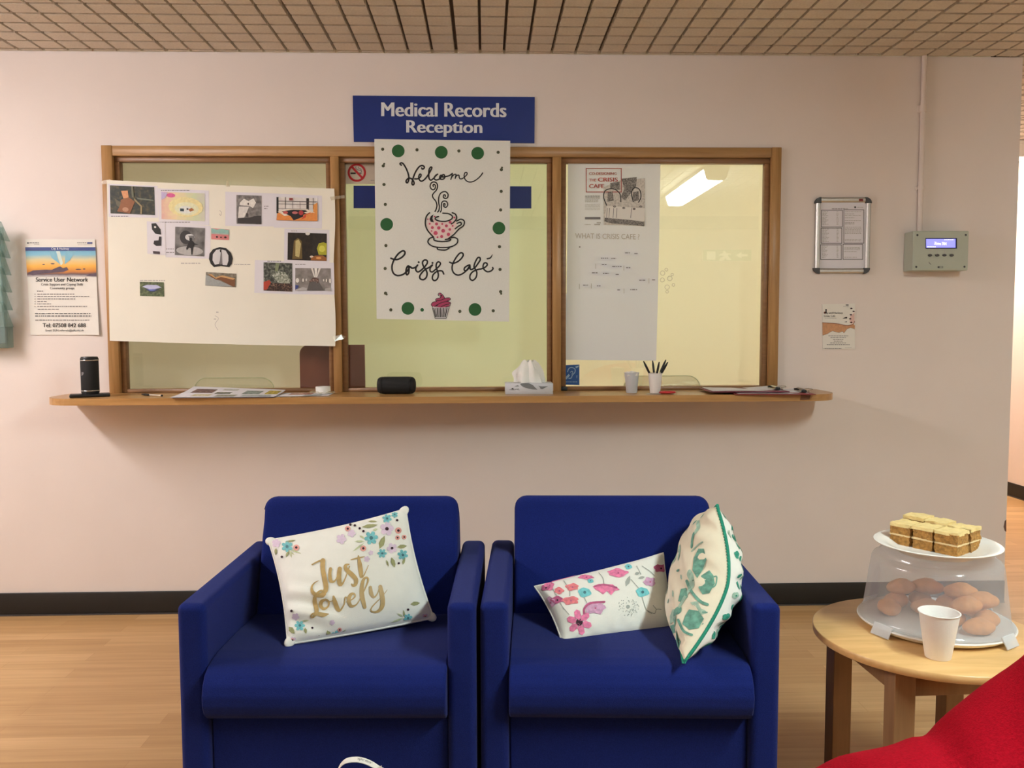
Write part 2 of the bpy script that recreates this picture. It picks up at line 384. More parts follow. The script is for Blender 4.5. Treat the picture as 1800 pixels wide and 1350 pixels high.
def quad_fn(TL, TR, BR, BL, base):
    """normalised 0..1 square -> pixel quad -> base fn"""
    def f(u, v, l):
        x = (TL[0]*(1-u)+TR[0]*u)*(1-v)+(BL[0]*(1-u)+BR[0]*u)*v; y = (TL[1]*(1-u)+TR[1]*u)*(1-v)+(BL[1]*(1-u)+BR[1]*u)*v
        return base(x, y, l)
    return f

# ================================================================== SETTING
XL, XR, YB = -3.3, 3.8, -6.4           # left wall, right wall, rear wall
XC = 2.312                              # free corner of the reception wall
WT = .14
b0 = PY(1372, 262); fr_x0 = PY(180, 255).x; fr_x1 = PY(1372, 262).x; fr_z1 = .760+HCAM
LZ = .961                               # ledge top
m = MB()
m.box((XL, 0, 0), (fr_x0+.02, WT, CEIL), M_WALL); m.box((fr_x1-.02, 0, 0), (XC, WT, CEIL), M_WALL)
m.box((fr_x0+.02, 0, 0), (fr_x1-.02, WT, LZ-.03), M_WALL); m.box((fr_x0+.02, 0, fr_z1-.02), (fr_x1-.02, WT, CEIL), M_WALL)
d = Draw(m, on_plane(0, .0008))
M_CHIP = mat('chipped_paint', (112, 84, 72), .8, var=.2)
d.poly([(1766, 916), (1769, 913), (1769, 935), (1766, 933), (1764, 926)], M_CHIP, 1)
structure(m.build('wall_back', recenter=False))
m = MB(); m.box((XC-.14, WT, 0), (XC, 6.9, CEIL), M_WALL); structure(m.build('wall_return', recenter=False))
m = MB(); m.box((XR, YB, 0), (XR+.1, 7, CEIL), M_WALL); structure(m.build('wall_right', recenter=False))
m = MB(); m.box((XL-.1, YB, 0), (XL, .14, CEIL), M_WALL); structure(m.build('wall_left', recenter=False))
m = MB(); m.box((XL-.1, YB-.1, 0), (XR+.1, YB, CEIL), M_WALL); structure(m.build('wall_rear', recenter=False))
m = MB(); m.box((XC-.14, 6.9, 0), (XR+.1, 7, CEIL), M_WALL); structure(m.build('wall_corridor', recenter=False))
m = MB(); m.box((XL-.1, YB-.1, -.1), (XR+.1, 7, 0), M_FLOOR); structure(m.build('floor', recenter=False))
# office behind the glass
M_OFF = mat('office_paint', (234, 230, 214), .8, var=.02)
m = MB(); m.box((XL, 3.6, 0), (XC-.14, 3.7, CEIL), M_OFF); m.box((XL-.1, .14, 0), (XL, 3.7, CEIL), M_OFF); structure(m.build('wall_office', recenter=False))
# ceiling: a lattice of small raised pads in 600 mm modules
m = MB()
m.box((XL-.1, YB-.1, CEIL+.02), (XR+.1, 7, CEIL+.1), M_CEILB)
xm = PY(1052, 93).x
vs = []; fs = []
def pad(x0, x1, y0, y1):
    o = len(vs); t = .0015
    vs.extend([(x0+t, y0+t, CEIL), (x1-t, y0+t, CEIL), (x1-t, y1-t, CEIL), (x0+t, y1-t, CEIL), (x0, y0, CEIL+.02), (x1, y0, CEIL+.02), (x1, y1, CEIL+.02), (x0, y1, CEIL+.02)])
    fs.extend([(o, o+3, o+2, o+1), (o, o+1, o+5, o+4), (o+1, o+2, o+6, o+5), (o+2, o+3, o+7, o+6), (o+3, o, o+4, o+7)])
i0 = math.floor((XL-xm)/.1); i1 = math.ceil((XR-xm)/.1)
for i in range(i0, i1):
    xa = xm+.1*i; xb = xa+.1
    ga = .0062 if i % 6 == 0 else .0045; gb = .0062 if (i+1) % 6 == 0 else .0045
    shift = .03 if i >= 12 else 0
    for j in range(-52, 45):
        ya = -.03+.1*j+shift; yb = ya+.1
        if ya > -.14 and ya < .13 and xa < XC-.1: 
            if ya >= 0: continue
            yb = min(yb, 0)
        if ya > .1 and xa < XC-.14: continue
        pad(max(xa+ga, XL), min(xb-gb, XR), ya+.0075, yb-.0075)
m.add(vs, fs, M_CEIL)
structure(m.build('ceiling', recenter=False))
m = MB(); m.box((XL, 0, CEIL), (XC-.14, 3.7, CEIL+.018), M_OFF); structure(m.build('ceiling_office', recenter=False))
# skirting
def skirt(name, lo, hi, axis):
    m = MB(); m.box(lo, hi, M_BLACK, .003, 2)
    l2 = list(lo); h2 = list(hi); h2[2] = .006
    if axis == 'y': l2[1] -= .004
    else: l2[0] -= .004
    m.box(l2, h2, M_GREYLINE); structure(m.build(name, recenter=False))
skirt('baseboard_back', (XL, -.008, 0), (XC, 0, .1), 'y')
skirt('baseboard_right', (XR-.008, YB, 0), (XR, 6.9, .1), 'x')
skirt('baseboard_left', (XL, YB, 0), (XL+.008, -.01, .1), 'x')

# ------------------------------------------------------------------ lights (ceiling battens)
def batten(label, x, y0, y1, st, col=LAMP_COL, group=None):
    t = thing('ceiling_light', label, 'light', (x, (y0+y1)/2, CEIL-.1))
    E = emis('tube_glow_%d' % len(bpy.data.materials), col, st)
    z0, z1 = CEIL-.1, CEIL-.022
    m = MB(); m.box((x-.095, y0, z1), (x+.095, y1, CEIL), M_WHITE, .004, 2); m.build('housing', t)
    m = MB(); a, c = .085, .055
    P = [(x-a, z1), (x-c-.012, z0+.012), (x-c, z0), (x+c, z0), (x+c+.012, z0+.012), (x+a, z1)]
    v = [(px, y0+.03, z) for px, z in P]+[(px, y1-.03, z) for px, z in P]
    m.add(v, [(i, i+1, 7+i, 6+i) for i in range(5)]+[(0, 5, 11, 6)], E); m.build('diffuser', t)
    for ya, yb in ((y0, y0+.03), (y1-.03, y1)):
        m = MB(); Q = [(px*1.0+(px-x)*.06, z-.002 if z < z1 else z) for px, z in P]
        n = len(Q); v = [(q[0], ya, q[1]) for q in Q]+[(q[0], yb, q[1]) for q in Q]
        m.add(v, [tuple(range(n)), tuple(range(2*n-1, n-1, -1))]+[(i, (i+1) % n, n+(i+1) % n, n+i) for i in range(n)], M_WHITE); m.build('end_cap', t)
    return t
batten('lit white ceiling batten, mirrored as a bright bar in the right window pane', 1.66, -3.74, -2.38, E_MAIN)
batten('lit ceiling batten out of frame over the left end of the pink wall', -2.95, -2.3, -.95, E_LEFT, LAMP_WARM)
batten('dim unseen fill batten added behind the camera', -.35, -5.2, -3.85, E_FILL)  # unseen fill lamp, added for general light; set where the canvas hides its reflection
batten('lit ceiling batten in the corridor beyond the wall corner', 3.36, 1.6, 2.95, E_CORR, (1, .84, .70))
batten('office ceiling batten behind the right window pane', 1.05, .9, 2.25, E_OFFICE, (1, .98, .88))
batten('office ceiling batten behind the left and middle window panes', -.9, 1.1, 2.45, E_OFFICE*.62, (.95, 1, .85))

# ================================================================== WINDOW AND LEDGE
m = MB()
GY = .04                                 # glass plane
def P0(px, py): return PY(px, py)
zt = fr_z1; zb = LZ
zr = PY(700, 276).z                      # underside of top rail face
xs0, xs1 = fr_x0, fr_x1
m.box((xs0, -.016, zb), (xs0+.044, .05, zt), M_OAKV, .0015, 1)
m.box((xs1-.042, -.016, zb), (xs1, .05, zt), M_OAKV, .0015, 1)
m.box((xs0+.0445, -.014, zr), (xs1-.0425, .05, zt-.001), M_OAK, .0015, 1)
mu = [(PY(584, 450).x, PY(598.5, 450).x), (PY(971, 450).x, PY(986, 450).x)]
mu = [(a-.0, b+.0) for a, b in mu]
for a, c in mu: m.box((a, -.014, zb), (c, .05, zr-.0005), M_OAKV, .0015, 1)
edges = [(xs0+.044, mu[0][0]), (mu[0][1], mu[1][0]), (mu[1][1], xs1-.042)]
st = .022
for a, c in edges:                       # glazing stops
    m.box((a+.0005, .004, zr-st), (c-.0005, GY-.001, zr-.0005), M_OAKD, .002, 1)
    m.box((a+.0005, .004, zb), (a+st, GY-.001, zr-st), M_OAKD, .002, 1)
    m.box((c-st, .004, zb), (c-.0005, GY-.001, zr-st), M_OAKD, .002, 1)
    m.box((a+st, .004, zb), (c-st, GY-.001, zb+.016), M_OAKD, .002, 1)
W1 = structure(m.build('window_1', recenter=False))
for k, (a, c) in enumerate(edges):
    m = MB(); m.box((a, GY, zb), (c, GY+.006, zr), M_GLASS); m.build('pane', W1)
M_TAN0 = mat('hole_edge', (150, 142, 104), .4, var=.05)
# speech holes in the right pane
for (x, y, r) in [(1164.8, 480, 4.2), (1171.4, 474, 2.8), (1181.7, 482.6, 2.5), (1177.3, 489.4, 4.4), (1164.3, 492.2, 3.9), (1172.8, 504.8, 4.2), (1183.8, 500.8, 2.7), (1172.8, 512.8, 2.7)]:
    m = MB(); d = Draw(m, on_plane(GY, .0004)); d.ring(x, y, r, .5, M_TAN0, 2); d.ring(x, y, r-.9, .5, M_CREAM, 2); m.build('speech_hole', W1)
# rounded pass-through screens standing inside the glass
for q, (x0, x1, y0) in enumerate([(341, 482, 664.5), (1096, 1231, 661)]):
    m = MB(); A = PY(x0, y0, GY+.02); B = PY(x1, y0, GY+.02); rr = .055; z0 = LZ
    pts = [(A.x, z0), (B.x, z0)]+[(B.x-rr+rr*math.cos(t), A.z-rr+rr*math.sin(t)) for t in np.linspace(0, math.pi/2, 8)]+[(A.x+rr+rr*math.cos(t), A.z-rr+rr*math.sin(t)) for t in np.linspace(math.pi/2, math.pi, 8)]
    m.slab([(x, GY+.02, z) for x, z in pts], .004, M_PLEX)
    m.tube([(x, GY+.019, z) for x, z in pts[2:]], .0016, M_LEAFP, 6)
    tag(m.build('transaction_screen'), ['low round-cornered clear screen inside the left window pane, behind the papers', 'low round-cornered clear screen inside the right window pane, behind the cups'][q], 'screen')
# blinds
bx = [(xs0-.05, mu[0][0]+.02), (mu[0][1]-.015, mu[1][0]+.015), (mu[1][1]-.02, xs1+.05)]
BL = [mixmat('blind_left', [('Diffuse', lin((236, 230, 214)), 0, 0), ('Translucent', lin((232, 226, 206)), 0, .45)]),
      mixmat('blind_middle', [('Diffuse', lin((224, 230, 202)), 0, 0), ('Translucent', lin((226, 234, 196)), 0, .5)]),
      mixmat('blind_right', [('Diffuse', lin((240, 238, 212)), 0, 0), ('Translucent', lin((246, 242, 212)), 0, .55)])]
for k, (a, c) in enumerate(bx):
    t = thing('roller_blind', ['lowered tan roller blind behind the left window pane', 'lowered pale green roller blind behind the middle window pane', 'lowered bright yellow roller blind behind the right window pane'][k], 'blind', ((a+c)/2, .24, 2.2))
    m = MB()
    m.grid(lambda u, v, a=a, c=c: Vector((a+(c-a)*u, .235+.003*math.sin(9*u+k)+.002*math.sin(14*u+3), .965+1.2*v)), 24, 6, BL[k]); m.build('blind_cloth', t)
    m = MB(); m.tube([(a, .26, 2.19), (c, .26, 2.19)], .02, M_WHITE, 12); m.build('blind_roller', t)
# ledge running through the opening, round ends
m = MB(); z0 = LZ-.027
xa, xb, yf = PY(104, 702, -.1).x, PY(1451, 693, -.1).x, -.28
rr = .13
pts = [(xb, -.001), (xa, -.001)]
pts += [(xa+rr-rr*math.cos(t), yf+rr-rr*math.sin(t)) for t in np.linspace(0, math.pi/2, 10)]
pts += [(xb-rr+rr*math.sin(t), yf+rr-rr*math.cos(t)) for t in np.linspace(0, math.pi/2, 10)]
b = bmesh.new(); f = b.faces.new([b.verts.new((x, y, LZ)) for x, y in pts]); r = bmesh.ops.extrude_face_region(b, geom=[f])
bmesh.ops.translate(b, vec=(0, 0, -.027), verts=[v for v in r['geom'] if isinstance(v, bmesh.types.BMVert)])
bmesh.ops.recalc_face_normals(b, faces=b.faces[:])
m.bm(b, M_LEDGE, False)
m.box((fr_x0+.021, -.001, z0), (fr_x1-.021, .55, LZ), M_LEDGE)
M_PATCH = mat('brown_patch', (112, 72, 44), .4, var=.1)
q = [PY(1408, 693.5, yf-.0008), PY(1426, 692, yf-.0008), PY(1423, 702.5, yf-.0008), PY(1406, 703.5, yf-.0008)]
m.add(q, [(0, 1, 2, 3)], M_PATCH)
tag(m.build('counter_ledge', recenter=False), 'long oak counter ledge with rounded ends under the reception windows', 'shelf')

# ================================================================== WALL SIGNS AND PAPERS
# big blue sign
t = thing('reception_sign', 'blue wall sign with white lettering above the middle window', 'sign', PY(780, 250, 0))
m = MB(); m.slab([PY(620, 168, -.006), PY(940, 170.5, -.006), PY(939.5, 251.5, -.006), PY(622, 249, -.006)], .0055, M_SIGN)
d = Draw(m, on_plane(-.006)); d.text('Medical Records', 670, 180, 890.5, 204.5, M_SIGNTXT, .035, skew=1.5); d.text('Reception', 714, 211.5, 848, 240, M_SIGNTXT, .03, skew=1.0)
m.build('sign_board', t)
# blue strip on the glass behind the canvas
m = MB(); m.slab([PY(621.5, 326.5, GY-.003), PY(934, 327.5, GY-.003), PY(934, 366.5, GY-.003), PY(621.5, 366, GY-.003)], .002, M_SIGN)
tag(m.build('blue_strip_sign'), 'narrow blue strip on the middle window pane, mostly hidden by the welcome canvas', 'sign')
# no smoking sticker
m = MB(); m.slab([PY(607, 284.5, GY-.003), PY(700, 285, GY-.003), PY(700, 324, GY-.003), PY(607, 323, GY-.003)], .002, mat('sticker_film', (206, 196, 180), .5, var=.02))
d = Draw(m, on_plane(GY-.003), (560, 240), 11.25)
d.rect(632, 712, 735, 742, M_INK, 1); d.rect(800, 712, 850, 742, M_GREYINK, 1)
d.stroke([(740, 595), (735, 625), (760, 650), (800, 665), (840, 670), (848, 700)], 14, M_GREYINK, 1)
d.stroke([(790, 600), (795, 630), (830, 640), (846, 660)], 12, M_GREYINK, 1)
d.ring(756, 714, 182, 42, M_RED, 2); d.stroke([(650, 590), (860, 815)], 44, M_RED, 2, cap=False)
d.words(1030, 1100, 862, 9, M_GREYINK)
tag(m.build('no_smoking_sticker'), 'no smoking sticker with red barred circle at the top left of the middle pane', 'sticker')
# welcome canvas
CY0 = -.05
t = thing('welcome_canvas', 'white painted canvas reading Welcome Crisis Café with a dotted teacup', 'sign', PY(780, 565, CY0))
m = MB(); q = [PY(658, 244.5, CY0), PY(897, 247.5, CY0), PY(895, 565.5, CY0), PY(662, 560.5, CY0)]
m.slab(q, .03, M_CANVAS)
d = Draw(m, on_plane(CY0), (580, 150), 3.0)
for x, y in [(360, 346), (587, 353), (779, 358), (299, 733), (891, 753), (411, 1176), (765, 1182)]: d.disc(x, y, 33.5, M_GREEN, 1, n=32)
for x, y in [(278, 337), (459, 340), (680, 346), (887, 353), (281, 425), (285, 523), (292, 628), (904, 445), (903, 559), (900, 657), (295, 845), (894, 851), (291, 966), (897, 971), (293, 1096), (299, 1103), (900, 1088), (903, 1099), (321, 1184), (685, 1192), (861, 1189), (286, 414), (907, 434)]:
    d.disc(x, y, 8.5 if (x, y) not in ((299, 1103), (903, 1099), (286, 414), (907, 434)) else 5.5, M_OLIVE, 1, n=14)
d.disc(486, 1184, 9.5, M_GREEN, 1)
d = Draw(m, on_plane(CY0), (680, 270), 9.0)
d.stroke([(232, 182), (215, 174), (210, 155), (235, 147), (262, 165), (300, 225), (330, 295), (347, 360), (345, 420), (325, 462), (305, 450), (310, 420), (345, 390), (385, 395), (415, 425), (432, 470), (415, 496), (398, 480), (402, 440), (425, 360), (460, 280), (510, 210), (555, 190), (590, 205), (586, 235), (560, 244), (552, 228)], 19, M_INK, k=1.32)
d.stroke([(440, 400), (490, 398), (530, 370), (542, 335), (522, 325), (505, 365), (515, 415), (550, 436), (600, 405), (655, 335), (692, 270), (712, 225), (695, 213), (670, 250), (663, 330), (668, 390), (695, 420), (735, 395), (775, 350), (800, 326)], 18, M_INK, k=1.32)
d.stroke([(805, 326), (775, 342), (748, 385), (770, 416), (815, 410), (850, 385), (870, 350), (850, 345), (835, 380), (850, 405), (890, 405), (918, 375), (905, 335), (880, 340), (880, 370), (915, 365), (985, 350), (1035, 315)], 17, M_INK, k=1.32)
d.stroke([(1035, 312), (1030, 350), (1010, 415), (1025, 375), (1060, 335), (1092, 328), (1090, 355), (1080, 398), (1092, 365), (1118, 342), (1142, 346), (1145, 380), (1165, 400), (1200, 392), (1240, 360), (1270, 325), (1262, 298), (1238, 303), (1222, 345), (1235, 402), (1270, 438), (1320, 450), (1380, 435), (1440, 395), (1490, 345), (1515, 306)], 14, M_INK, k=1.32)
d.stroke([(735, 520), (730, 500), (745, 488), (768, 505), (765, 545), (740, 572), (705, 560), (685, 520), (700, 470), (740, 448), (785, 465), (802, 515), (785, 575), (745, 620), (722, 660), (735, 705), (775, 755), (792, 820), (780, 880), (762, 915)], 15, M_INK, k=1.32)
d.stroke([(925, 680), (922, 655), (900, 655), (895, 690), (925, 710), (960, 695), (968, 645), (935, 605), (890, 605), (845, 635), (820, 700), (820, 780), (832, 840), (822, 900), (803, 925)], 15, M_INK, k=1.32)
d.stroke([(918, 820), (920, 795), (898, 795), (900, 835), (935, 850), (962, 815), (950, 765), (905, 750), (870, 775), (862, 840), (862, 890), (848, 925)], 14, M_INK, k=1.32)
d.z((670, 420), 8.18)
d.stroke([(140, 278), (180, 292), (235, 295), (300, 262), (340, 215), (335, 178), (300, 175), (240, 220), (195, 285), (165, 350), (155, 420), (175, 490), (225, 525), (290, 520), (345, 490), (390, 440), (405, 405), (385, 390), (362, 430), (358, 490), (372, 515), (395, 490), (400, 430), (395, 395), (420, 402), (445, 420), (490, 410), (522, 380)], 19, M_INK, k=1.32)
d.stroke([(525, 375), (500, 415), (500, 450), (530, 475), (580, 445), (635, 390), (665, 340), (655, 308), (620, 305), (595, 335), (605, 385), (640, 440), (660, 490), (650, 550), (610, 585), (565, 575), (555, 535), (590, 480), (640, 435), (690, 410), (735, 375)], 18, M_INK, k=1.32)
d.stroke([(738, 375), (705, 420), (705, 460), (735, 475), (780, 440), (835, 390), (852, 350), (825, 330), (798, 350), (790, 400), (805, 450), (822, 510), (810, 570), (770, 600), (738, 575), (745, 520), (790, 475), (840, 458), (880, 465), (900, 505)], 17, M_INK, k=1.32)
d.disc(540, 335, 15, M_INK); d.disc(738, 345, 15, M_INK)
d.stroke([(985, 335), (1030, 350), (1085, 335), (1145, 290), (1180, 235), (1165, 202), (1125, 210), (1070, 280), (1030, 360), (1020, 430), (1045, 490), (1100, 520), (1160, 505), (1220, 460), (1262, 405), (1275, 375), (1240, 385), (1200, 415), (1195, 448), (1225, 455), (1262, 418), (1278, 395), (1280, 430), (1300, 440), (1350, 410), (1395, 350), (1425, 300), (1415, 267), (1385, 275), (1350, 340), (1335, 400), (1350, 430), (1375, 480), (1365, 550), (1320, 595), (1280, 575), (1280, 520), (1320, 470), (1390, 440), (1440, 430), (1490, 410), (1525, 375), (1515, 347), (1480, 350), (1465, 400), (1485, 445), (1530, 472), (1580, 460), (1608, 430), (1603, 412)], 17, M_INK, k=1.32)
d.stroke([(1525, 285, 16), (1570, 272, 16), (1600, 225, 6)], 16, M_INK, k=1.32)
d = Draw(m, on_plane(CY0), (580, 150), 3.0)
M_PALEP = mat('pale_pink_paint', (232, 208, 204), .7, var=.03)
d.fan([(520, 690), (545, 705), (580, 718), (640, 712), (664, 700), (668, 740), (650, 780), (622, 806), (560, 806), (528, 780), (510, 735)], M_PALEP, 1)
for x, y, r in [(526, 730, 5), (562, 731, 8), (592, 731, 5), (634, 722, 8), (614, 741, 8), (540, 750, 8), (574, 752, 9), (647, 741, 5), (536, 768, 4), (557, 779, 11), (597, 767, 10), (632, 760, 7), (589, 797, 8), (625, 786, 9), (567, 801, 5), (552, 692, 4), (656, 697, 5), (516, 706, 4)]: d.disc(x, y, r, M_PINK, 2, n=14)
for s_ in ([(525, 672), (508, 692), (503, 730), (515, 765), (546, 800)],
           [(572, 692), (558, 697), (556, 706), (575, 715), (610, 717), (640, 706), (645, 690), (625, 677), (595, 674)],
           [(645, 672), (662, 680), (668, 700), (655, 720), (640, 731)],
           [(668, 716), (690, 706), (708, 716), (704, 740), (680, 758), (655, 785), (625, 808)], [(670, 728), (688, 722), (692, 734), (676, 744), (660, 757)],
           [(545, 800), (525, 808), (517, 828), (540, 848), (585, 855), (635, 852), (668, 835), (673, 812), (655, 802), (640, 804)],
           [(548, 806), (552, 818), (590, 824), (630, 819), (635, 810), (608, 813)], [(565, 856), (572, 866), (610, 868), (630, 856)]):
    d.stroke(s_, 7, M_INK, 3)
d.fan([(546, 680), (532, 690), (525, 705), (532, 720), (548, 722), (540, 702)], M_INK, 3)
d = Draw(m, on_plane(CY0), (670, 420), 8.18)
d.poly([(745, 975), (975, 975), (935, 1140), (775, 1140)], M_PAPERG, 1)
for i in range(9):
    x = 755+i*24; d.stroke([(x, 990), (785+i*17, 1125)], 8 if i % 2 else 13, M_INK, 2, cap=False)
d.stroke([(735, 985), (775, 1142), (935, 1142), (978, 985)], 9, M_INK, 2, smooth=False)
M_RASP = mat('raspberry_paint', (172, 60, 98), .6, var=.12, scale=200)
d.fan([(720, 940), (740, 910), (790, 895), (790, 865), (845, 845), (850, 810), (820, 800), (845, 778), (880, 800), (915, 850), (975, 845), (995, 865), (965, 890), (1000, 920), (975, 945), (995, 965), (960, 978), (860, 985), (760, 975), (725, 965)], M_RASP, 1)
for s_ in ([(740, 975), (720, 945), (745, 910), (800, 895), (780, 880), (800, 855), (850, 845), (870, 810), (845, 820), (820, 810), (825, 785), (850, 778), (885, 805), (915, 850)], [(800, 890), (860, 880), (930, 850), (985, 848), (995, 870), (960, 890), (860, 920), (790, 955)],
           [(950, 895), (995, 915), (995, 935), (930, 945), (860, 975)], [(990, 938), (985, 965), (930, 980)], [(770, 970), (810, 955)]): d.stroke(s_, 9, M_INK, 2)
m.build('painted_canvas', t)
# hearing loop sticker
m = MB(); m.slab([PY(990, 642, GY-.003), PY(1018.5, 641, GY-.003), PY(1018.5, 677, GY-.003), PY(990, 676, GY-.003)], .002, mat('loop_blue', (28, 84, 150), .4, var=.04))
d = Draw(m, on_plane(GY-.003), (960, 240), 2.8136); M_LB = mat('pale_blue_print', (158, 186, 208), .5, var=.05)
d.stroke([(106, 1164), (112, 1148), (126, 1142), (142, 1150), (142, 1166), (130, 1180), (124, 1194), (112, 1196)], 4, M_LB)
d.stroke([(120, 1166), (128, 1160), (132, 1168), (126, 1176)], 3, M_LB); d.poly([(92, 1194), (112, 1174), (118, 1182), (100, 1202)], M_LB); d.poly([(144, 1138), (162, 1132), (160, 1140), (148, 1146)], M_LB)
d.text('T', 148, 1183, 156, 1195, M_LB, .03)
d.words(98, 156, 1212, 3, M_LB)
tag(m.build('hearing_loop_sticker'), 'small blue hearing loop sticker at the bottom left of the right pane', 'sticker')
m = MB(); m.box((PY(985, 680, .0).x, -.012, LZ), (PY(997, 680, .0).x, .002, LZ+.018), M_BLK, .003, 2)
tag(m.build('black_cable_clip'), 'small black clip on the ledge under the blue hearing loop sticker', 'clip')
# flipchart sheets on the right pane
def sheet(px, y, mt, curl=0.0, nu=14, nv=10):
    m = MB(); TL, TR, BR, BLp = px
    fn = lambda u, v: PY((TL[0]*(1-u)+TR[0]*u)*(1-v)+(BLp[0]*(1-u)+BR[0]*u)*v, (TL[1]*(1-u)+TR[1]*u)*(1-v)+(BLp[1]*(1-u)+BR[1]*u)*v, y-curl*(u*u*.6+.4*math.sin(v*3.1)**2))
    m.grid(fn, nu, nv, mt); return m
m = sheet([(998.5, 286), (1161, 287), (1159, 403.5), (997.5, 403)], .020, M_FLIP, .002); 
d = Draw(m, on_plane(.0165, .0005), (1000, 280), 9.64)
d.frame(288, 148, 895, 560, 13, M_DKRED, 2)
d.text('CO-DESIGNING', 342, 220, 808, 265, M_DKRED, .03, 2); d.text('THE', 345, 330, 462, 375, M_DKRED, .02, 2); d.text('CRISIS', 492, 310, 830, 378, M_DKRED, .04, 2); d.text('CAFE', 342, 420, 600, 488, M_DKRED, .04, 2)
for i in range(7): d.words(275, 530 if i < 4 else 500, 615+i*17, 8, M_GREYINK if i < 2 else M_LGREY, 1, i)
for i in range(5): d.words(275, 530, 760+i*22, 6, M_LGREY, 1, i+20)
d.rect(272, 978, 535, 1018, M_GREYINK, 1); d.words(270, 370, 1100, 10, M_LGREY); d.rect(470, 1065, 540, 1085, M_LGREY); d.rect(430, 1095, 530, 1115, M_LGREY)
# plain tea-table drawing
M_ENG = mottle('engraved_grey', [(60, 56, 54), (120, 114, 108), (176, 170, 162)], 260); M_ENGL = mottle('engraved_pale', [(176, 170, 160), (206, 200, 190), (220, 214, 204)], 120)
d.poly([(590, 470), (860, 360), (1290, 320), (1290, 1130), (590, 1110)], M_ENGL, 1)
d.poly([(700, 400), (860, 380), (860, 520), (700, 500)], M_ENG, 1.5)
d.poly([(890, 330), (1150, 300), (1140, 460), (950, 700), (880, 640), (940, 500)], M_ENG, 1.5)
d.stroke([(640, 780), (590, 650), (610, 540), (700, 500), (800, 520), (870, 600), (880, 720)], 16, M_INK, 2)
d.poly([(660, 560), (740, 540), (760, 700), (650, 720)], M_ENG, 2)
d.stroke([(1090, 720), (1060, 560), (1120, 480), (1200, 520), (1220, 640), (1180, 730)], 16, M_INK, 2); d.poly([(1080, 560), (1180, 540), (1190, 690), (1090, 720)], M_ENG, 2)
d.poly([(640, 790), (1290, 830), (1280, 1050), (1060, 1030), (610, 990)], M_PAPER, 3)
for x in (650, 690, 760, 815, 1060): d.stroke([(x, 830), (x-12, 990)], 9, M_GREYINK, 4)
for x, y in ((775, 800), (930, 825), (1105, 840), (1220, 800)): d.disc(x, y, 26, M_ENG, 4, 18)
d.poly([(610, 990), (1060, 1030), (1280, 1065), (1275, 1135), (900, 1100), (730, 1090), (600, 1050)], M_ENG, 4)
tag(m.build('flipchart_sheet'), 'top white sheet on the right pane, printed Co-designing the Crisis Cafe', 'paper')
m = sheet([(997.5, 402), (1159, 403), (1156.5, 518.5), (996, 517.5)], .023, M_FLIP, .002); d = Draw(m, on_plane(.0192, .0005), (980, 400), 5.627)
d.text('WHAT IS CRISIS CAFE ?', 175, 55, 810, 108, M_PENCIL, 0, skew=10)
d.disc(220, 192, 7, M_GREYINK)
for x0, x1, y in [(668, 716, 250), (760, 793, 257), (430, 500, 303), (533, 580, 306), (438, 484, 366), (540, 634, 385), (680, 720, 397), (340, 396, 448), (450, 508, 453), (575, 612, 464), (808, 868, 521), (935, 965, 517), (252, 306, 570), (390, 425, 577), (592, 618, 617), (720, 786, 614)]:
    d.poly([(x0-14, y-22), (x1+12, y-20), (x1+12, y+22), (x0-14, y+20)], M_FLIP, 1); d.words(x0, x1, y-4, 8, M_GREYINK, 2)
for x, y in ((216, 560), (656, 378), (378, 360), (905, 505), (658, 605), (335, 555)): d.stroke([(x, y), (x, y+46)], 4, M_LGREY, 1, smooth=False)
tag(m.build('flipchart_sheet'), 'middle white sheet on the right pane, faint pencil heading What is Crisis Cafe', 'paper')
m = sheet([(994.5, 517), (1156.5, 518), (1153.5, 634), (994, 632.5)], .021, M_FLIP, .003)
tag(m.build('flipchart_sheet'), 'blank bottom white sheet on the right pane, above the white cups', 'paper')
# collage paper over the left pane
def yS(px, py):
    u = (px-187)/403; return -.021-.012*max(0, math.sin(math.pi*min(max(u, 0), 1)))-.008*max(0, u-.9)*10*(.6+.4*abs(math.sin((py-320)/90)))
def onS(px, py, l): return PY(px, py, yS(px, py)-.0005*l)
t = thing('collage_poster', 'large cream paper taped over the left pane, collaged with cut-out photo prints', 'poster', PY(390, 605, -.03))
m = MB(); TL, TR, BR, BLp = (187.5, 316.5), (587.5, 331.5), (588.5, 608.5), (193, 599)
def cs(u, v):
    x = (TL[0]*(1-u)+TR[0]*u)*(1-v)+(BLp[0]*(1-u)+BR[0]*u)*v; y = (TL[1]*(1-u)+TR[1]*u)*(1-v)+(BLp[1]*(1-u)+BR[1]*u)*v
    x += 1.6*math.sin(v*9)*(1 if u > .97 else 0); return onS(x, y+1.2*math.sin(u*3.1), 0)
m.grid(cs, 44, 24, M_CREAM)
d = Draw(m, onS)
for x0, x1, y in [(195, 226, 379.5), (283, 334, 334), (258, 300, 390), (300, 335, 390), (470, 494, 458.5), (519, 538, 464), (465, 466, 470), (292, 306, 437), (292, 306, 443), (464, 472, 362), (464, 470, 366)]: d.words(x0, x1, y, 1.2, M_GREYINK)
for x0, x1, y in [(318, 352, 462), (412, 440, 464), (246, 290, 492.5), (380, 384, 548), (376, 380, 560), (512, 522, 405)]: d.words(x0, x1, y, 1.6, M_PENCIL)
d.stroke([(386, 370), (389, 373), (388, 379), (386, 376)], .8, M_PENCIL); d.stroke([(378, 555), (384, 560), (378, 570), (383, 580)], .7, M_PENCIL)
m.build('paper_sheet', t)
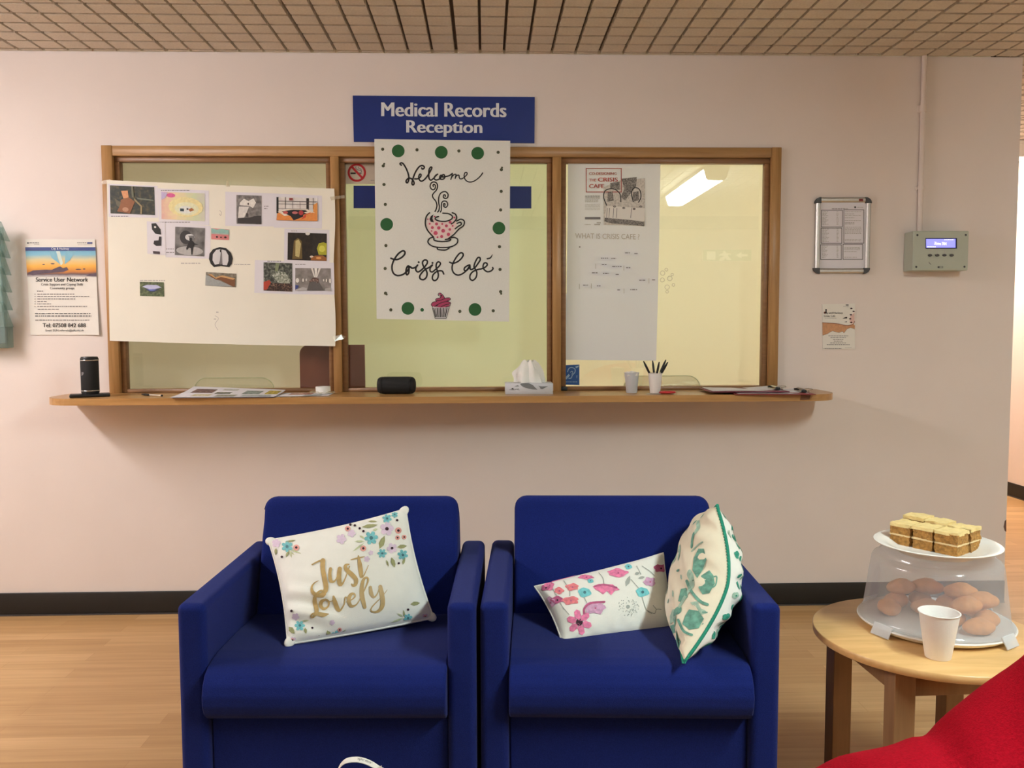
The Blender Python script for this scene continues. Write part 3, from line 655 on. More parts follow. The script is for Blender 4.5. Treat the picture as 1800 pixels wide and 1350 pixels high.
for q in ([(178, 318), (194, 315), (196, 322), (179, 324)], [(580, 346), (606, 343), (606, 348), (582, 352)], [(583, 592), (600, 588), (608, 592), (604, 596), (588, 600)], [(398, 318), (402, 319), (404, 328), (398, 328)]):
    m = MB(); m.add([PY(x, y, -.019 if x > 610 or x < 185 else -.037 if 300 < x < 589 else -.02) for x, y in q], [tuple(range(len(q)))], M_TAPEC); m.build('sticky_tape', t)
def photo(name, q, bg, shapes, backing=None, label=None):
    m = MB()
    def sub(f, l, mm, n=8):
        vs = [f(i/n, j/n, l) for j in range(n+1) for i in range(n+1)]
        m.add(vs, [(j*(n+1)+i, j*(n+1)+i+1, (j+1)*(n+1)+i+1, (j+1)*(n+1)+i) for j in range(n) for i in range(n)], mm)
    if backing: sub(quad_fn(*backing, onS), 1, M_PRINT)
    f = quad_fn(*q, onS); d = Draw(m, f)
    sub(f, 3, bg)
    l = 5
    for pts, c in shapes:
        mm = c if not isinstance(c, tuple) else mat('print_%d_%d_%d' % c, c, .6, var=.08, scale=120)
        if len(pts) == 4 and not isinstance(pts[0], tuple): d.disc(pts[0], pts[1], pts[2], mm, l, ry=pts[3], n=16)
        else: d.fan(pts, mm, l)
        l += .35
    o = m.build(name, t)
    if label: o['label'] = label
def rc(x0, y0, x1, y1): return [(x0, y0), (x1, y0), (x1, y1), (x0, y1)]
DK = (24, 26, 22); WH = (232, 228, 222); MG = (120, 112, 108)
photo('photo_print', [(193, 325.8), (271, 328.8), (272.3, 378), (194.2, 375)], mottle('ph1', [(20, 26, 20), (40, 46, 34), (84, 74, 48)], 70),
      [([(.1, .45), (.25, .6), (.3, .9), (.14, .7)], (96, 92, 72)), ([(.25, .18), (.4, .16), (.42, .42), (.3, .45)], (214, 150, 104)), ([(.24, .5), (.42, .4), (.56, .55), (.5, .75), (.44, .98), (.15, .92), (.22, .7)], (140, 88, 52)), ((.34, .84, .07, .08), (186, 140, 110)), ([(.52, .3), (.56, .45), (.72, .7), (.71, .98), (.67, .97), (.68, .72), (.54, .5)], (150, 134, 96)), ([(.6, .4), (.98, .46), (.98, .5), (.62, .46)], (110, 116, 100)), ([(.48, 0), (.52, 0), (.54, .4), (.49, .4)], (104, 106, 84))],
      [(190, 323), (277, 327), (278, 383), (191, 381)], 'dark print of a wooden tree platform')
photo('photo_print', [(283.5, 337), (360, 340), (360, 389), (284, 385)], ramp_mat('ph2', [(0, (226, 176, 168)), (.35, (234, 214, 170)), (.7, (206, 216, 176)), (1, (206, 200, 190))], 0, .6, 40, .5),
      [((.22, .12, .1, .08), (214, 96, 150)), ([(0, 0), (.14, .02), (.1, .2), (0, .3)], (190, 178, 214)), ((.56, .52, .4, .36), (232, 220, 160)), ((.58, .58, .28, .24), (226, 226, 190)), ((.56, .62, .16, .14), (222, 226, 220)), (rc(.43, .58, .52, .68), (44, 66, 72)), (rc(.58, .56, .62, .62), (50, 36, 40)), ([(.62, .6), (.7, .54), (.76, .62), (.66, .68)], (176, 112, 60))],
      [(277, 331), (367, 335), (368, 396), (279, 393)], 'pastel rainbow tunnel print')
photo('photo_print', [(415.5, 342.8), (459.7, 344), (459.7, 394.4), (415.8, 393.4)], mottle('ph3', [(84, 80, 80), (120, 116, 114), (150, 146, 144)], 60),
      [([(.15, .25), (.3, .12), (.48, .2), (.68, .1), (.78, .25), (.66, .44), (.5, .36), (.3, .36), (.12, .34)], WH), ([(.1, .4), (.5, .4), (.4, .62), (.3, .78), (.06, .8)], (220, 216, 212)), ([(.05, .8), (.5, .78), (.72, .72), (.98, .7), (.98, .98), (.04, .98)], (58, 54, 54)), ((.3, .66, .05, .06), WH), ((.42, .68, .05, .07), (70, 66, 66)), ((.47, .3, .03, .04), (60, 56, 56))],
      [(396, 337), (481, 340), (481, 398), (396, 397)], 'black and white print of a curved interior')
photo('photo_print', [(486, 346.4), (557.9, 348), (557.9, 388.5), (486, 387)], mottle('ph4', [(216, 208, 204), (230, 224, 220), (238, 234, 230)], 40),
      [(rc(0, 0, .05, .7), DK), (rc(.73, .02, .79, .6), (40, 32, 30)), (rc(.05, .16, 1, .185), (80, 74, 76)), (rc(.05, .28, 1, .3), (80, 74, 76)), (rc(.05, .48, .8, .5), (140, 132, 130)), (rc(.21, 0, .225, .5), DK), (rc(.39, .16, .4, .48), (80, 74, 76)), (rc(.57, .16, .58, .5), (80, 74, 76)), (rc(.89, 0, .9, .5), DK), (rc(.31, .02, .4, .13), (150, 76, 70)), ([(.9, .3), (1, .2), (1, .8), (.9, .8)], (222, 150, 76)),
       ([(.02, .7), (.3, .55), (.8, .56), (1, .72), (1, 1), (0, 1)], (222, 140, 70)), ([(.03, .62), (.3, .5), (.75, .5), (.93, .64), (.85, .8), (.5, .7), (.2, .82)], (240, 226, 206)), ([(.12, .62), (.4, .53), (.7, .54), (.84, .64), (.68, .8), (.62, 1), (.42, 1), (.35, .82)], (34, 28, 34)), ([(.7, .72), (.84, .62), (.78, 1), (.58, 1)], (206, 70, 52)), ((.22, .66, .06, .06), (200, 90, 86)), ((.45, .66, .07, .06), (196, 110, 110)), ((.6, .66, .06, .1), (176, 60, 64))],
      [(481, 340), (566, 344), (566, 402), (481, 400)], 'orange lobby seating print')
photo('photo_print', [(258, 389), (290, 391), (291.5, 449), (259, 446)], M_PRINT,
      [([(.25, .06), (.5, .04), (.75, .22), (.78, .38), (.45, .36), (.28, .24)], DK), ((.45, .16, .06, .03), WH), ([(.38, .58), (.62, .56), (.66, .44), (.78, .44), (.76, .72), (.5, .74), (.34, .68)], (36, 30, 32)), ([(.3, .9), (.68, .9), (.68, .98), (.32, .98)], (62, 48, 52))], None, 'print of black lounge chairs')
photo('photo_print', [(308, 398.5), (360.3, 400.8), (359, 450.8), (307.3, 448)], mottle('ph6', [(62, 60, 60), (110, 108, 106), (140, 138, 136)], 24),
      [((.5, .83, .46, .16), (176, 174, 172)), ((.36, .36, .2, .24), (44, 44, 46)), ((.5, .35, .16, .12), (206, 206, 206)), ([(.44, .3), (.64, .28), (.66, .44), (.52, .46)], (120, 118, 118)), ((.53, .42, .05, .06), (12, 12, 12)), ([(.5, .46), (.6, .47), (.66, .56), (.82, .6), (.66, .6), (.62, .72), (.6, .96), (.56, .96), (.54, .74), (.48, .72), (.4, .82), (.38, .74), (.45, .56)], (12, 12, 12))],
      [(291, 393), (370, 397), (370, 455), (291, 452)], 'black and white print of a silhouetted person in a tunnel')
photo('photo_print', [(371.3, 401), (402, 403.5), (402.3, 422), (371.5, 420.5)], mat('print_rose', (214, 130, 130), .6, var=.08),
      [([(0, 0), (.3, .1), (.6, 0), (1, .05), (1, .5), (0, .48)], (142, 186, 176)), (rc(0, .42, 1, .52), (180, 176, 168)), ((.32, .76, .06, .08), DK), ((.55, .78, .05, .06), DK), ((.8, .76, .07, .09), DK)])
m = MB(); d = Draw(m, onS, (230, 430), 9.474)
d.fan([(1385, 375), (1330, 320), (1300, 240), (1310, 150), (1370, 75), (1480, 40), (1590, 60), (1670, 140), (1698, 230), (1680, 320), (1640, 375), (1500, 355)], M_INK, 4)
d.fan([(1400, 335), (1360, 260), (1365, 160), (1420, 90), (1490, 75), (1500, 200), (1470, 320)], M_PAPERG, 6); d.fan([(1510, 80), (1580, 100), (1625, 180), (1625, 270), (1600, 345), (1530, 340), (1505, 200)], M_PAPERG, 6)
d.fan([(1480, 90), (1505, 85), (1510, 130), (1485, 125)], M_INK, 8); d.fan([(1495, 130), (1515, 130), (1525, 330), (1478, 330)], M_GREYINK, 7)
m.build('photo_print', t)['label'] = 'round black and white cut-out print'
photo('photo_print', [(362, 478.3), (415.5, 481), (414.7, 505), (360.9, 501.8)], mottle('ph9', [(96, 90, 76), (126, 118, 102), (150, 144, 130)], 90),
      [([(0, .2), (.3, .45), (.9, .96), (.3, 1), (0, .98)], (156, 160, 158)), ([(.08, .18), (.22, .2), (.32, .42), (.42, .3), (.5, .22), (.96, .4), (.96, .95), (.88, .95), (.5, .55), (.34, .52), (.2, .38)], (120, 76, 44)), ([(.08, .14), (.2, .14), (.32, .36), (.44, .24), (.54, .18), (.96, .36), (.9, .46), (.5, .3), (.34, .46), (.2, .28)], (196, 152, 100))], None, 'print of a long wavy brick bench')
photo('photo_print', [(245.8, 495.4), (287.8, 496.3), (288.6, 521.3), (246, 520)], mottle('ph10', [(44, 56, 32), (84, 96, 62), (120, 130, 92)], 90),
      [([(.1, .34), (.3, .2), (.7, .2), (.9, .36), (.6, .5), (.4, .52)], (190, 194, 226)), ([(.12, .42), (.4, .54), (.62, .52), (.88, .42), (.6, .7), (.42, .7)], (50, 60, 84)), ([(.3, .52), (.7, .52), (.55, .62), (.42, .62)], (96, 110, 190))], None, 'print of a blue pond among green')
photo('photo_print', [(506, 408.8), (574.4, 410.5), (573.8, 458.9), (505.3, 456.7)], mottle('ph11', [(22, 18, 14), (34, 26, 20), (50, 38, 26)], 60),
      [([(.16, .3), (.26, .18), (.36, .3), (.38, .95), (.12, .97)], (112, 92, 50)), ([(.2, .3), (.28, .24), (.34, .4), (.3, .9), (.2, .85)], (190, 176, 120)), ([(.75, .55), (.8, .36), (.92, .32), (1, .36), (1, .78), (.8, .78)], (168, 166, 40)), ((.88, .56, .08, .12), (206, 204, 84)), ([(.6, .92), (.7, .82), (.9, .8), (1, .88), (1, .99), (.6, .99)], (150, 92, 44)), ((.62, .86, .05, .04), (214, 200, 186)), ((.8, .9, .07, .04), (226, 160, 92)), ((.51, .02, .06, .06), WH)],
      [(500, 402), (579, 404), (579, 464), (499, 462)], 'dark hall print with two lit arches')
photo('photo_print', [(463.3, 461), (513.8, 462.9), (513.6, 512.5), (463.3, 510.7)], mottle('ph12', [(28, 28, 26), (74, 78, 70), (140, 144, 132)], 90),
      [([(.3, .45), (.5, .3), (.75, .32), (.95, .6), (.9, .75), (.5, .7)], mottle('ph12b', [(70, 80, 62), (150, 156, 140), (214, 214, 206)], 160)), ([(0, .7), (.2, .62), (.28, .74), (.22, .95), (0, .98)], (176, 62, 42)), ([(.25, .72), (.9, .72), (1, .78), (1, 1), (.1, 1)], mottle('ph12c', [(22, 18, 18), (60, 40, 34), (150, 120, 100)], 200)), ([(.42, 0), (.55, .02), (.5, .3), (.4, .3)], (132, 142, 110))],
      [(448, 457), (516, 460), (516, 517), (447, 515)], 'crowded glasshouse print')
photo('photo_print', [(519, 471), (581.3, 471.8), (581.3, 511), (519, 510.7)], mottle('ph13', [(112, 108, 104), (136, 130, 126), (156, 148, 146)], 40),
      [([(.44, 0), (.5, 0), (.56, .4), (.53, .4)], (226, 222, 216)), ([(.54, 0), (.62, 0), (.6, .4), (.57, .4)], (240, 236, 230)), ([(.66, 0), (.72, 0), (.62, .4), (.6, .4)], (226, 222, 216)), ([(.4, .6), (.66, .6), (.82, 1), (.34, 1)], (92, 88, 86)), ([(.38, .6), (.5, .42), (.66, .46), (.66, .64), (.5, .68)], mottle('ph13b', [(40, 26, 24), (100, 70, 60), (180, 160, 150)], 240)), ((.06, .55, .05, .1), WH), ((.22, .54, .025, .08), WH), ((.31, .52, .02, .06), WH), ((.98, .56, .03, .1), WH), ((.88, .54, .02, .08), WH), ((.8, .53, .018, .06), WH), ([(0, .75), (.1, .78), (.06, .92), (0, .95)], (60, 70, 130)), ([(.02, .95), (.2, .85), (.34, .88), (.32, 1), (0, 1)], (186, 182, 182)), ([(.84, .9), (1, .86), (1, 1), (.84, 1)], (176, 172, 170))],
      [(515, 460), (587, 462), (588, 518), (516, 517)], 'print of a train carriage interior')

# sunset poster on the wall
t = thing('information_poster', 'white poster with a sunset photo, taped to the wall left of the windows', 'poster', PY(109, 588, 0))
m = MB(); q = [(44.3, 420.5), (166.7, 420.5), (174, 588.7), (53.6, 588.7)]
fy = lambda u, v: -.004-.012*max(0, u-.75)*max(0, v-.4)*4
m.grid(lambda u, v: PY((q[0][0]*(1-u)+q[1][0]*u)*(1-v)+(q[3][0]*(1-u)+q[2][0]*u)*v, 420.5+168.2*v, fy(u, v)), 12, 14, M_PAPER)
def onA(px, py, l):
    v = (py-420.5)/168.2; xl = q[0][0]+(q[3][0]-q[0][0])*v; xr = q[1][0]+(q[2][0]-q[1][0])*v; u = (px-xl)/(xr-xl); return PY(px, py, fy(u, v)-.0008-.0005*l)
d = Draw(m, onA, (0, 380), 5.19)
d.poly([(230, 283), (870, 283), (872, 315), (232, 315)], M_SIGN); d.text('City & Hackney', 468, 287, 630, 311, M_SIGNTXT, .01, 2)
d.disc(255, 245, 8, M_DGREY); d.words(268, 358, 240, 6, M_GREYINK); d.words(310, 358, 254, 5, M_LGREY); d.words(705, 788, 240, 6, M_GREYINK); d.rect(795, 238, 843, 252, M_SIGN); d.words(710, 840, 258, 4, M_LGREY)
d.text('Service User Network', 326, 558, 804, 598, M_INK, .02); d.text('Crisis Support and Coping Skills', 375, 610, 757, 640, M_DGREY, .01); d.text('Community groups', 455, 645, 680, 673, M_DGREY, .01)
d.words(338, 390, 680, 8, M_DGREY)
for y, x1 in ((708, 680), (729, 818), (752, 690), (775, 425), (797, 465), (820, 797)): d.disc(320, y+4, 4, M_INK); d.words(340, x1, y, 7, M_GREYINK)
d.words(345, 540, 845, 7, M_GREYINK); d.words(318, 825, 885, 8, M_DGREY); d.words(320, 835, 907, 8, M_DGREY); d.words(322, 815, 945, 7, M_GREYINK)
d.text('Tel: 07508 842 688', 389, 977, 783, 1014, M_INK, .02); d.text('Email: SUN.referrals@elft.nhs.uk', 415, 1032, 765, 1056, M_DGREY, .005)
m.build('poster_sheet', t)
m = MB(); d = Draw(m, onA, (0, 380), 5.19)
SUN = ramp_mat('sunset_print', [(0, (196, 190, 190)), (.1, (92, 70, 76)), (.2, (206, 130, 50)), (.42, (238, 178, 70)), (.66, (216, 200, 150)), (.85, (130, 186, 206)), (1, (112, 172, 204))], 2, .6, 12, .12)
d.poly([(232, 316), (872, 316), (880, 552), (248, 552)], SUN, 1)
d.poly([(510, 318), (545, 318), (575, 430), (555, 450)], mat('pale_sky_print', (206, 222, 214), .6, var=.04), 2)
M_RAY = mat('sky_blue_print', (126, 180, 200), .6, var=.06)
d.poly([(450, 318), (500, 318), (550, 440), (470, 380)], M_RAY, 2); d.poly([(600, 318), (690, 318), (640, 400), (590, 440)], M_RAY, 2)
M_CLOUD = mat('cloud_print', (84, 66, 80), .6, var=.2, scale=80)
d.fan([(248, 520), (300, 495), (420, 488), (470, 490), (520, 468), (548, 458), (575, 474), (610, 465), (625, 490), (580, 508), (500, 515), (380, 525), (300, 540)], M_CLOUD, 2.5)
for x, y, r in ((398, 440, 12), (480, 434, 18), (715, 485, 26), (767, 482, 12)): d.disc(x, y, r, M_CLOUD, 2.5, 5)
d.poly([(820, 528), (878, 518), (879, 550), (780, 545)], M_CLOUD, 2.5)
m.build('sunset_photo', t)

# leaflet rack
xr_ = PY(0.5, 460, -.09).x
t = thing('leaflet_rack', 'teal transparent tiered leaflet rack at the left edge of the wall', 'rack', (xr_-.16, 0, PY(20, 612, -.05).z))
m = MB(); m.box((xr_-.32, -.006, PY(15, 612, -.0).z), (xr_-.03, -.001, PY(10, 400, -.0).z), M_TEALA); m.build('back_panel', t)
for k, yp in enumerate((422, 452, 482.5, 513, 545, 575)):
    zb_ = PY(15, yp, -.07).z; zt_ = zb_+(.075 if k == 0 else .098); m = MB()
    m.slab([(xr_-.32, -.075, zb_), (xr_, -.075, zb_), (xr_, -.094, zt_), (xr_-.32, -.094, zt_)], .004, M_TEALA)
    m.slab([(xr_, -.075, zb_), (xr_, -.094, zt_), (xr_, -.07, zt_), (xr_, -.01, zb_)], .004, M_TEALA, (-1, 0, 0))
    m.slab([(xr_-.32, -.075, zb_), (xr_-.32, -.094, zt_), (xr_-.32, -.07, zt_), (xr_-.32, -.01, zb_)], .004, M_TEALA, (1, 0, 0))
    m.build('pocket', t)
zb_ = PY(20, 612, -.07).z
m = MB(); m.box((xr_-.32, -.075, zb_), (xr_-.001, -.012, zb_+.09), M_TEALA, .004, 2); m.build('base_tray', t)
m = MB(); m.box((xr_-.22, -.06, zb_+.02), (xr_-.01, -.05, zb_+.15), mat('grey_leaflets', (96, 104, 104), .6, var=.15, scale=60)); tag(m.build('leaflet_bundle'), 'bundle of grey leaflets in the lowest pocket of the teal rack', 'leaflet')

# snap frame
t = thing('snap_frame', 'silver snap frame with dark corners holding a printed notice, right of the windows', 'frame', PY(1480, 482, 0))
F = lambda x, y: (1425+x/9, 340+y/9)
m = MB(); m.slab([PY(*F(*p), -.006) for p in ((110, 110), (915, 110), (890, 1220), (90, 1220))], .004, M_PRINT)
d = Draw(m, on_plane(-.006), (1425, 340), 9)
for a in ((165, 262, 505, 535), (160, 545, 498, 792), (152, 808, 490, 1050), (520, 255, 845, 790), (508, 800, 826, 1048)): d.frame(*a, 9, M_DGREY)
d.words(335, 590, 238, 10, M_GREYINK); d.rect(690, 205, 718, 232, M_DGREY); d.words(725, 830, 215, 8, M_LGREY)
for x0, x1, y0, n in ((185, 280, 285, 10), (185, 290, 560, 10), (175, 270, 830, 9)):
    for i in range(n): d.words(x0, x1-(i % 3)*18, y0+i*22, 9, M_LGREY, 1, i); d.words(410, 440, y0+i*22, 9, M_LGREY, 1, i+40)
for y in (285, 320, 345, 380, 425, 460, 480, 530, 550, 570, 590, 610, 630, 725, 745): d.words(540, 800 if y % 20 else 690, y, 9, M_LGREY if y != 460 else M_GREYINK)
for y in (850, 865, 885, 918, 1005): d.words(530, 780 if y < 900 else 730, y, 9, M_LGREY)
m.build('notice_sheet', t)
def rail(a, c, wd):
    m = MB(); A = PY(*F(*a), -.006); B = PY(*F(*c), -.006); D_ = (B-A).normalized(); N_ = Vector((0, -1, 0)); S_ = D_.cross(N_)
    P = [(-wd, .004), (-wd*.9, -.004), (-wd*.4, -.0085), (wd*.4, -.0085), (wd*.9, -.004), (wd, .004)]
    v = [A+S_*x+Vector((0, y, 0)) for x, y in P]+[B+S_*x+Vector((0, y, 0)) for x, y in P]
    m.add(v, [(i, i+1, 7+i, 6+i) for i in range(5)]+[(5, 0, 6, 11), (0, 1, 2, 3, 4, 5), (6, 7, 8, 9, 10, 11)], M_ALU); return m.build('rail', t)
top_rail = rail((150, 105), (900, 105), .0115); rail((120, 1225), (870, 1225), .0115); rail((118, 130), (98, 1200), .0105); rail((915, 130), (890, 1200), .0105)
for cx_, cy_, sx, sy in ((122, 105, -1, -1), (922, 105, 1, -1), (892, 1225, 1, 1), (98, 1225, -1, 1)):
    m = MB(); P = [(-50, -48), (50, -48), (50, 48), (-50, 48)]
    P = []
    for i in range(7): a = math.pi/2*i/6; P.append((cx_+sx*(-50+100*math.cos(a)), cy_+sy*(-48+96*math.sin(a))))
    P += [(cx_-sx*50, cy_+sy*48), (cx_-sx*50, cy_-sy*48), (cx_+sx*50, cy_-sy*48)]
    m.slab([PY(*F(*p), -.0155) for p in P], .0145, M_DGREY); m.build('corner_cap', t)
m = MB(); m.slab([PY(*F(*p), -.0158) for p in ((765, 85), (830, 85), (830, 125), (765, 125))], .001, mat('maroon_badge', (120, 34, 34), .5, var=.05)); m.build('badge', top_rail)

# postcard
t = thing('postcard', 'small white postcard with a brown hillside drawing, below the silver frame', 'leaflet', PY(1474, 614, 0))
m = MB(); d = Draw(m, on_plane(0), (1435, 525), 13.5)
m.slab([PY(1435+x/13.5, 525+y/13.5, -.0035) for x, y in ((140, 130), (915, 115), (915, 1195), (150, 1205))], .0025, M_PAPER)
d = Draw(m, on_plane(-.0035), (1435, 525), 13.5)
M_TAN = mat('tan_print', (200, 146, 104), .6, var=.12, scale=120)
d.fan([(142, 575), (480, 595), (720, 640), (880, 600), (915, 640), (912, 720), (810, 690), (720, 730), (660, 815), (620, 780), (530, 810), (380, 770), (250, 840), (148, 870)], M_TAN, 1)
d.stroke([(142, 570), (480, 592), (720, 638), (860, 610), (908, 540)], 14, M_BROWN, 2); d.stroke([(148, 872), (260, 835), (380, 770), (530, 805), (625, 775), (655, 812), (730, 720), (810, 688), (910, 722)], 6, M_GREYINK, 2)
d.poly([(620, 470), (700, 432), (735, 432), (730, 470)], M_INK, 1); d.poly([(660, 555), (730, 535), (720, 562)], M_DGREY, 1)
for x, y in ((830, 235), (885, 305), (820, 385), (805, 480), (830, 565)): d.poly([(x-34, y-10), (x+6, y-22), (x+34, y+4), (x-10, y+18)], M_PLUM, 1)
d.fan([(800, 420), (905, 330), (908, 560), (840, 600), (790, 570)], mat('pale_rose_print', (222, 186, 176), .6, var=.06), .6)
d.rect(215, 245, 245, 350, M_INK); d.rect(180, 310, 215, 350, M_BROWN)
d.text('City and Hackney', 175, 315, 630, 372, M_INK, .01, 2); d.text('Crisis Cafe', 180, 388, 450, 432, M_INK, .01, 2)
d.words(200, 480, 458, 8, M_LGREY); d.rect(700, 135, 765, 165, M_GREYINK); d.words(640, 770, 178, 12, M_LGREY)
for y, a, c in ((875, 285, 760), (915, 335, 700), (960, 400, 640), (1000, 415, 620), (1045, 330, 700), (1085, 250, 790)): d.words(a, c, y, 14, M_GREYINK)
d.words(175, 600, 1175, 12, M_GREYINK); d.words(680, 840, 1158, 10, M_LGREY)
m.build('card', t)

# conduit
t = thing('cable_conduit', 'pink painted cable conduit running from the ceiling down to the control panel', 'conduit', PY(1612, 404, 0))
m = MB(); a = PY(1623, 97, 0); c = PY(1614, 406, 0); xx = a.x
m.tube([(xx, -.0105, CEIL), (xx, -.0105, PY(1614, 440).z)], .0105, M_CABLE, 12); m.build('tube', t)
for yp, r_, h in ((192, .0135, .03), (331, .0135, .016)):
    m = MB(); z_ = PY(1615, yp, 0).z; m.tube([(xx, -.0105, z_-h/2), (xx, -.0105, z_+h/2)], r_, M_CABLE, 12)
    m.box((xx-.02, -.004, z_-h/2), (xx+.02, -.0001, z_+h/2), M_CABLE, .001, 1); m.build('coupler' if yp < 300 else 'saddle_clip', t)
# control panel
t = thing('control_panel', 'grey-green wall control box with a lit blue display, right of the silver frame', 'panel', PY(1650, 476, 0))
q = [PY(1605.8, 407, -.08), PY(1703.5, 406, -.08), PY(1700.5, 475, -.08), PY(1603.5, 475.5, -.08)]
m = MB(); m.box((q[3].x, -.08, q[3].z), (q[1].x, -.0005, q[1].z), M_PANEL, .004, 2)
d = Draw(m, on_plane(-.0805), (1580, 395), 13.85)
for x in (762, 935, 1110, 1287): d.stroke([(x, 590), (x, 700)], 9, M_LGREY, 1, smooth=False)
d.stroke([(735, 910), (755, 945), (785, 965)], 16, M_GREYINK); d.disc(965, 1033, 24, M_DGREY, 1); d.frame(980, 1010, 1075, 1055, 10, M_DGREY, 1)
m.build('case', t, wn=True)
m = MB(); d = Draw(m, on_plane(-.0805), (1580, 395), 13.85); d.rect(648, 325, 1418, 582, mat('navy_bezel', (16, 22, 80), .3, var=.05), 1); bz = m.build('display_bezel', t)
m = MB(); d = Draw(m, on_plane(-.0805), (1580, 395), 13.85)
LCD = mat('lit_display', (110, 110, 210), .3, emit=(120, 120, 235), es=.9); LCDT = mat('lit_display_text', (235, 230, 255), .3, emit=(245, 235, 255), es=1.5)
d.rect(665, 347, 1378, 558, LCD, 2); d.text('Zone 704', 862, 418, 1160, 482, LCDT, .02, 3, skew=14); d.words(690, 900, 535, 14, LCDT, 3); d.words(1110, 1330, 360, 12, LCDT, 3)
m.build('display', bz)
for x, y in ((453, 252), (1630, 248), (424, 1026), (1598, 1022)):
    m = MB(); d = Draw(m, on_plane(-.0806), (1580, 395), 13.85); d.disc(x, y, 27, M_DGREY, 1); d.stroke([(x-15, y-8), (x+15, y+8)], 6, M_INK, 2, smooth=False); m.build('screw', t)
for x in (760, 937, 1110, 1287):
    m = MB(); p = PY(1580+x/13.85, 395+743/13.85, -.082); m.lathe([(0, .004), (.8, .004), (1, 0)], M_DGREY, p, 20, True, Matrix.Diagonal((.0098, 1, .0054)) @ Matrix.Rotation(R(90), 3, 'X')); m.build('button', t)

# ================================================================== THINGS ON THE LEDGE
def lx(px, y): return PY(px, 688, y).x
# smartphone and tall speaker
xp = lx(161, -.17)
m = MB(); m.box((-.074, -.037, 0), (.074, .037, .013), M_BLK, .005, 3, Matrix.Translation((xp, -.185, LZ)) @ Matrix.Rotation(R(24), 4, 'Z'))
m.add([(xp-.062, -.2255, LZ+.004), (xp-.03, -.2265, LZ+.004)], [], M_DGREY)
tag(m.build('smartphone', wn=True), 'black smartphone lying flat on the left end of the ledge, under the tall speaker', 'phone')
t = thing('bluetooth_speaker', 'tall black cylindrical speaker standing on a phone at the left end of the ledge', 'speaker', (xp, -.18, LZ+.013))
h = .147; r_ = .034; c = (xp, -.18, LZ+.0131)
m = MB(); m.lathe([(0, 0), (r_*.94, 0), (r_, .006), (r_, h-.006), (r_*.96, h-.003)], M_MESH, c); 
d = Draw(m, lambda x, y, l: (xp+(r_+.0006)*math.sin(x), -.18-(r_+.0006)*math.cos(x), LZ+.013+y))
d.poly([(-.62, .088), (-.28, .088), (-.28, .081), (-.62, .072)], M_GREYINK); m.build('speaker_body', t)
m = MB(); m.lathe([(r_*.96, h-.003), (r_*.9, h+.002), (r_*.4, h+.003), (0, h+.003)], M_BLK, c); m.build('top_cap', t)
for zz in (.012, h-.012):
    m = MB(); m.lathe([(r_+.0002, zz-.0022), (r_+.0014, zz-.001), (r_+.0014, zz+.001), (r_+.0002, zz+.0022)], M_CHROME, c); m.build('chrome_ring', t)
# pen on the ledge
def biro(t_or, p, q, r=.0038):
    p, q = Vector(p), Vector(q); L_ = (q-p)
    m = MB(); m.tube([p, p+L_*.12, p+L_*.16, p+L_*.40], [.0022, .0042, .0046, .0046], M_BLK, 10); m.build('cap', t_or)
    m = MB(); m.tube([p+L_*.40, p+L_*.99], r, mixmat_pen, 8); m.build('barrel', t_or)
    m = MB(); m.tube([p+L_*.96, q], r*1.05, M_BLK, 8); m.build('end_plug', t_or)
mixmat_pen = mat('clear_pen_barrel', (206, 196, 180), .2, var=.03)
a = (lx(249, -.13), -.13, LZ+.0047); c = (lx(285, -.21), -.21, LZ+.0047)
t = thing('ballpoint_pen', 'clear black-capped ballpoint pen lying on the ledge between the tall speaker and the papers', 'pen', ((a[0]+c[0])/2, -.17, LZ)); biro(t, a, c)
# loose printed sheets
q = [PY(341, 677.5, -.04), PY(502, 683, -.05), PY(481, 698.2, -.285), PY(298, 698.5, -.298)]
zf = LZ+.004
def ps(u, v, l=0):
    x = (q[0].x*(1-u)+q[1].x*u)*(1-v)+(q[3].x*(1-u)+q[2].x*u)*v; y = (q[0].y*(1-u)+q[1].y*u)*(1-v)+(q[3].y*(1-u)+q[2].y*u)*v
    z = zf+(.026*(1-u)+.010*u)*(1-v)**1.6+.004*max(0, .25-u)*(v)+.0006*l; return Vector((x, y, z))
m = MB(); m.grid(lambda u, v: ps(u, v), 16, 12, M_PRINT); m.grid(lambda u, v: ps(u, v)-Vector((0, 0, .0025)), 16, 12, M_PRINT)
d = Draw(m, lambda u, v, l: ps(u, v, l))
for a, mm in ((rc(.08, .18, .3, .5), mottle('lp1', [(70, 50, 54), (110, 80, 80), (150, 120, 110)], 80)), (rc(.34, .4, .5, .58), mottle('lp2', [(60, 62, 54), (100, 100, 90), (140, 140, 128)], 90)), (rc(.62, .22, .8, .62), mottle('lp3', [(80, 94, 92), (120, 134, 130), (170, 180, 174)], 90)), (rc(.85, .15, .98, .6), mottle('lp4', [(96, 90, 40), (170, 150, 50), (220, 196, 90)], 90)), (rc(.16, .62, .34, .85), mottle('lp5', [(170, 160, 130), (200, 190, 160), (220, 214, 200)], 90)), (rc(.4, .68, .6, .92), mottle('lp6', [(110, 112, 96), (140, 140, 124), (170, 170, 156)], 90)), (rc(.66, .72, .95, .92), mottle('lp7', [(120, 130, 128), (150, 160, 160), (180, 190, 190)], 90)), (rc(.36, .12, .52, .25), mottle('lp8', [(150, 150, 146), (180, 180, 176), (210, 210, 206)], 90))): d.poly(a, mm, 1)
tag(m.build('printed_sheet'), 'large curling sheet of colour prints overhanging the ledge edge below the left pane', 'paper')
q2 = [PY(500, 684, -.06), PY(589, 684, -.06), PY(577, 694, -.22), PY(484, 696, -.25)]
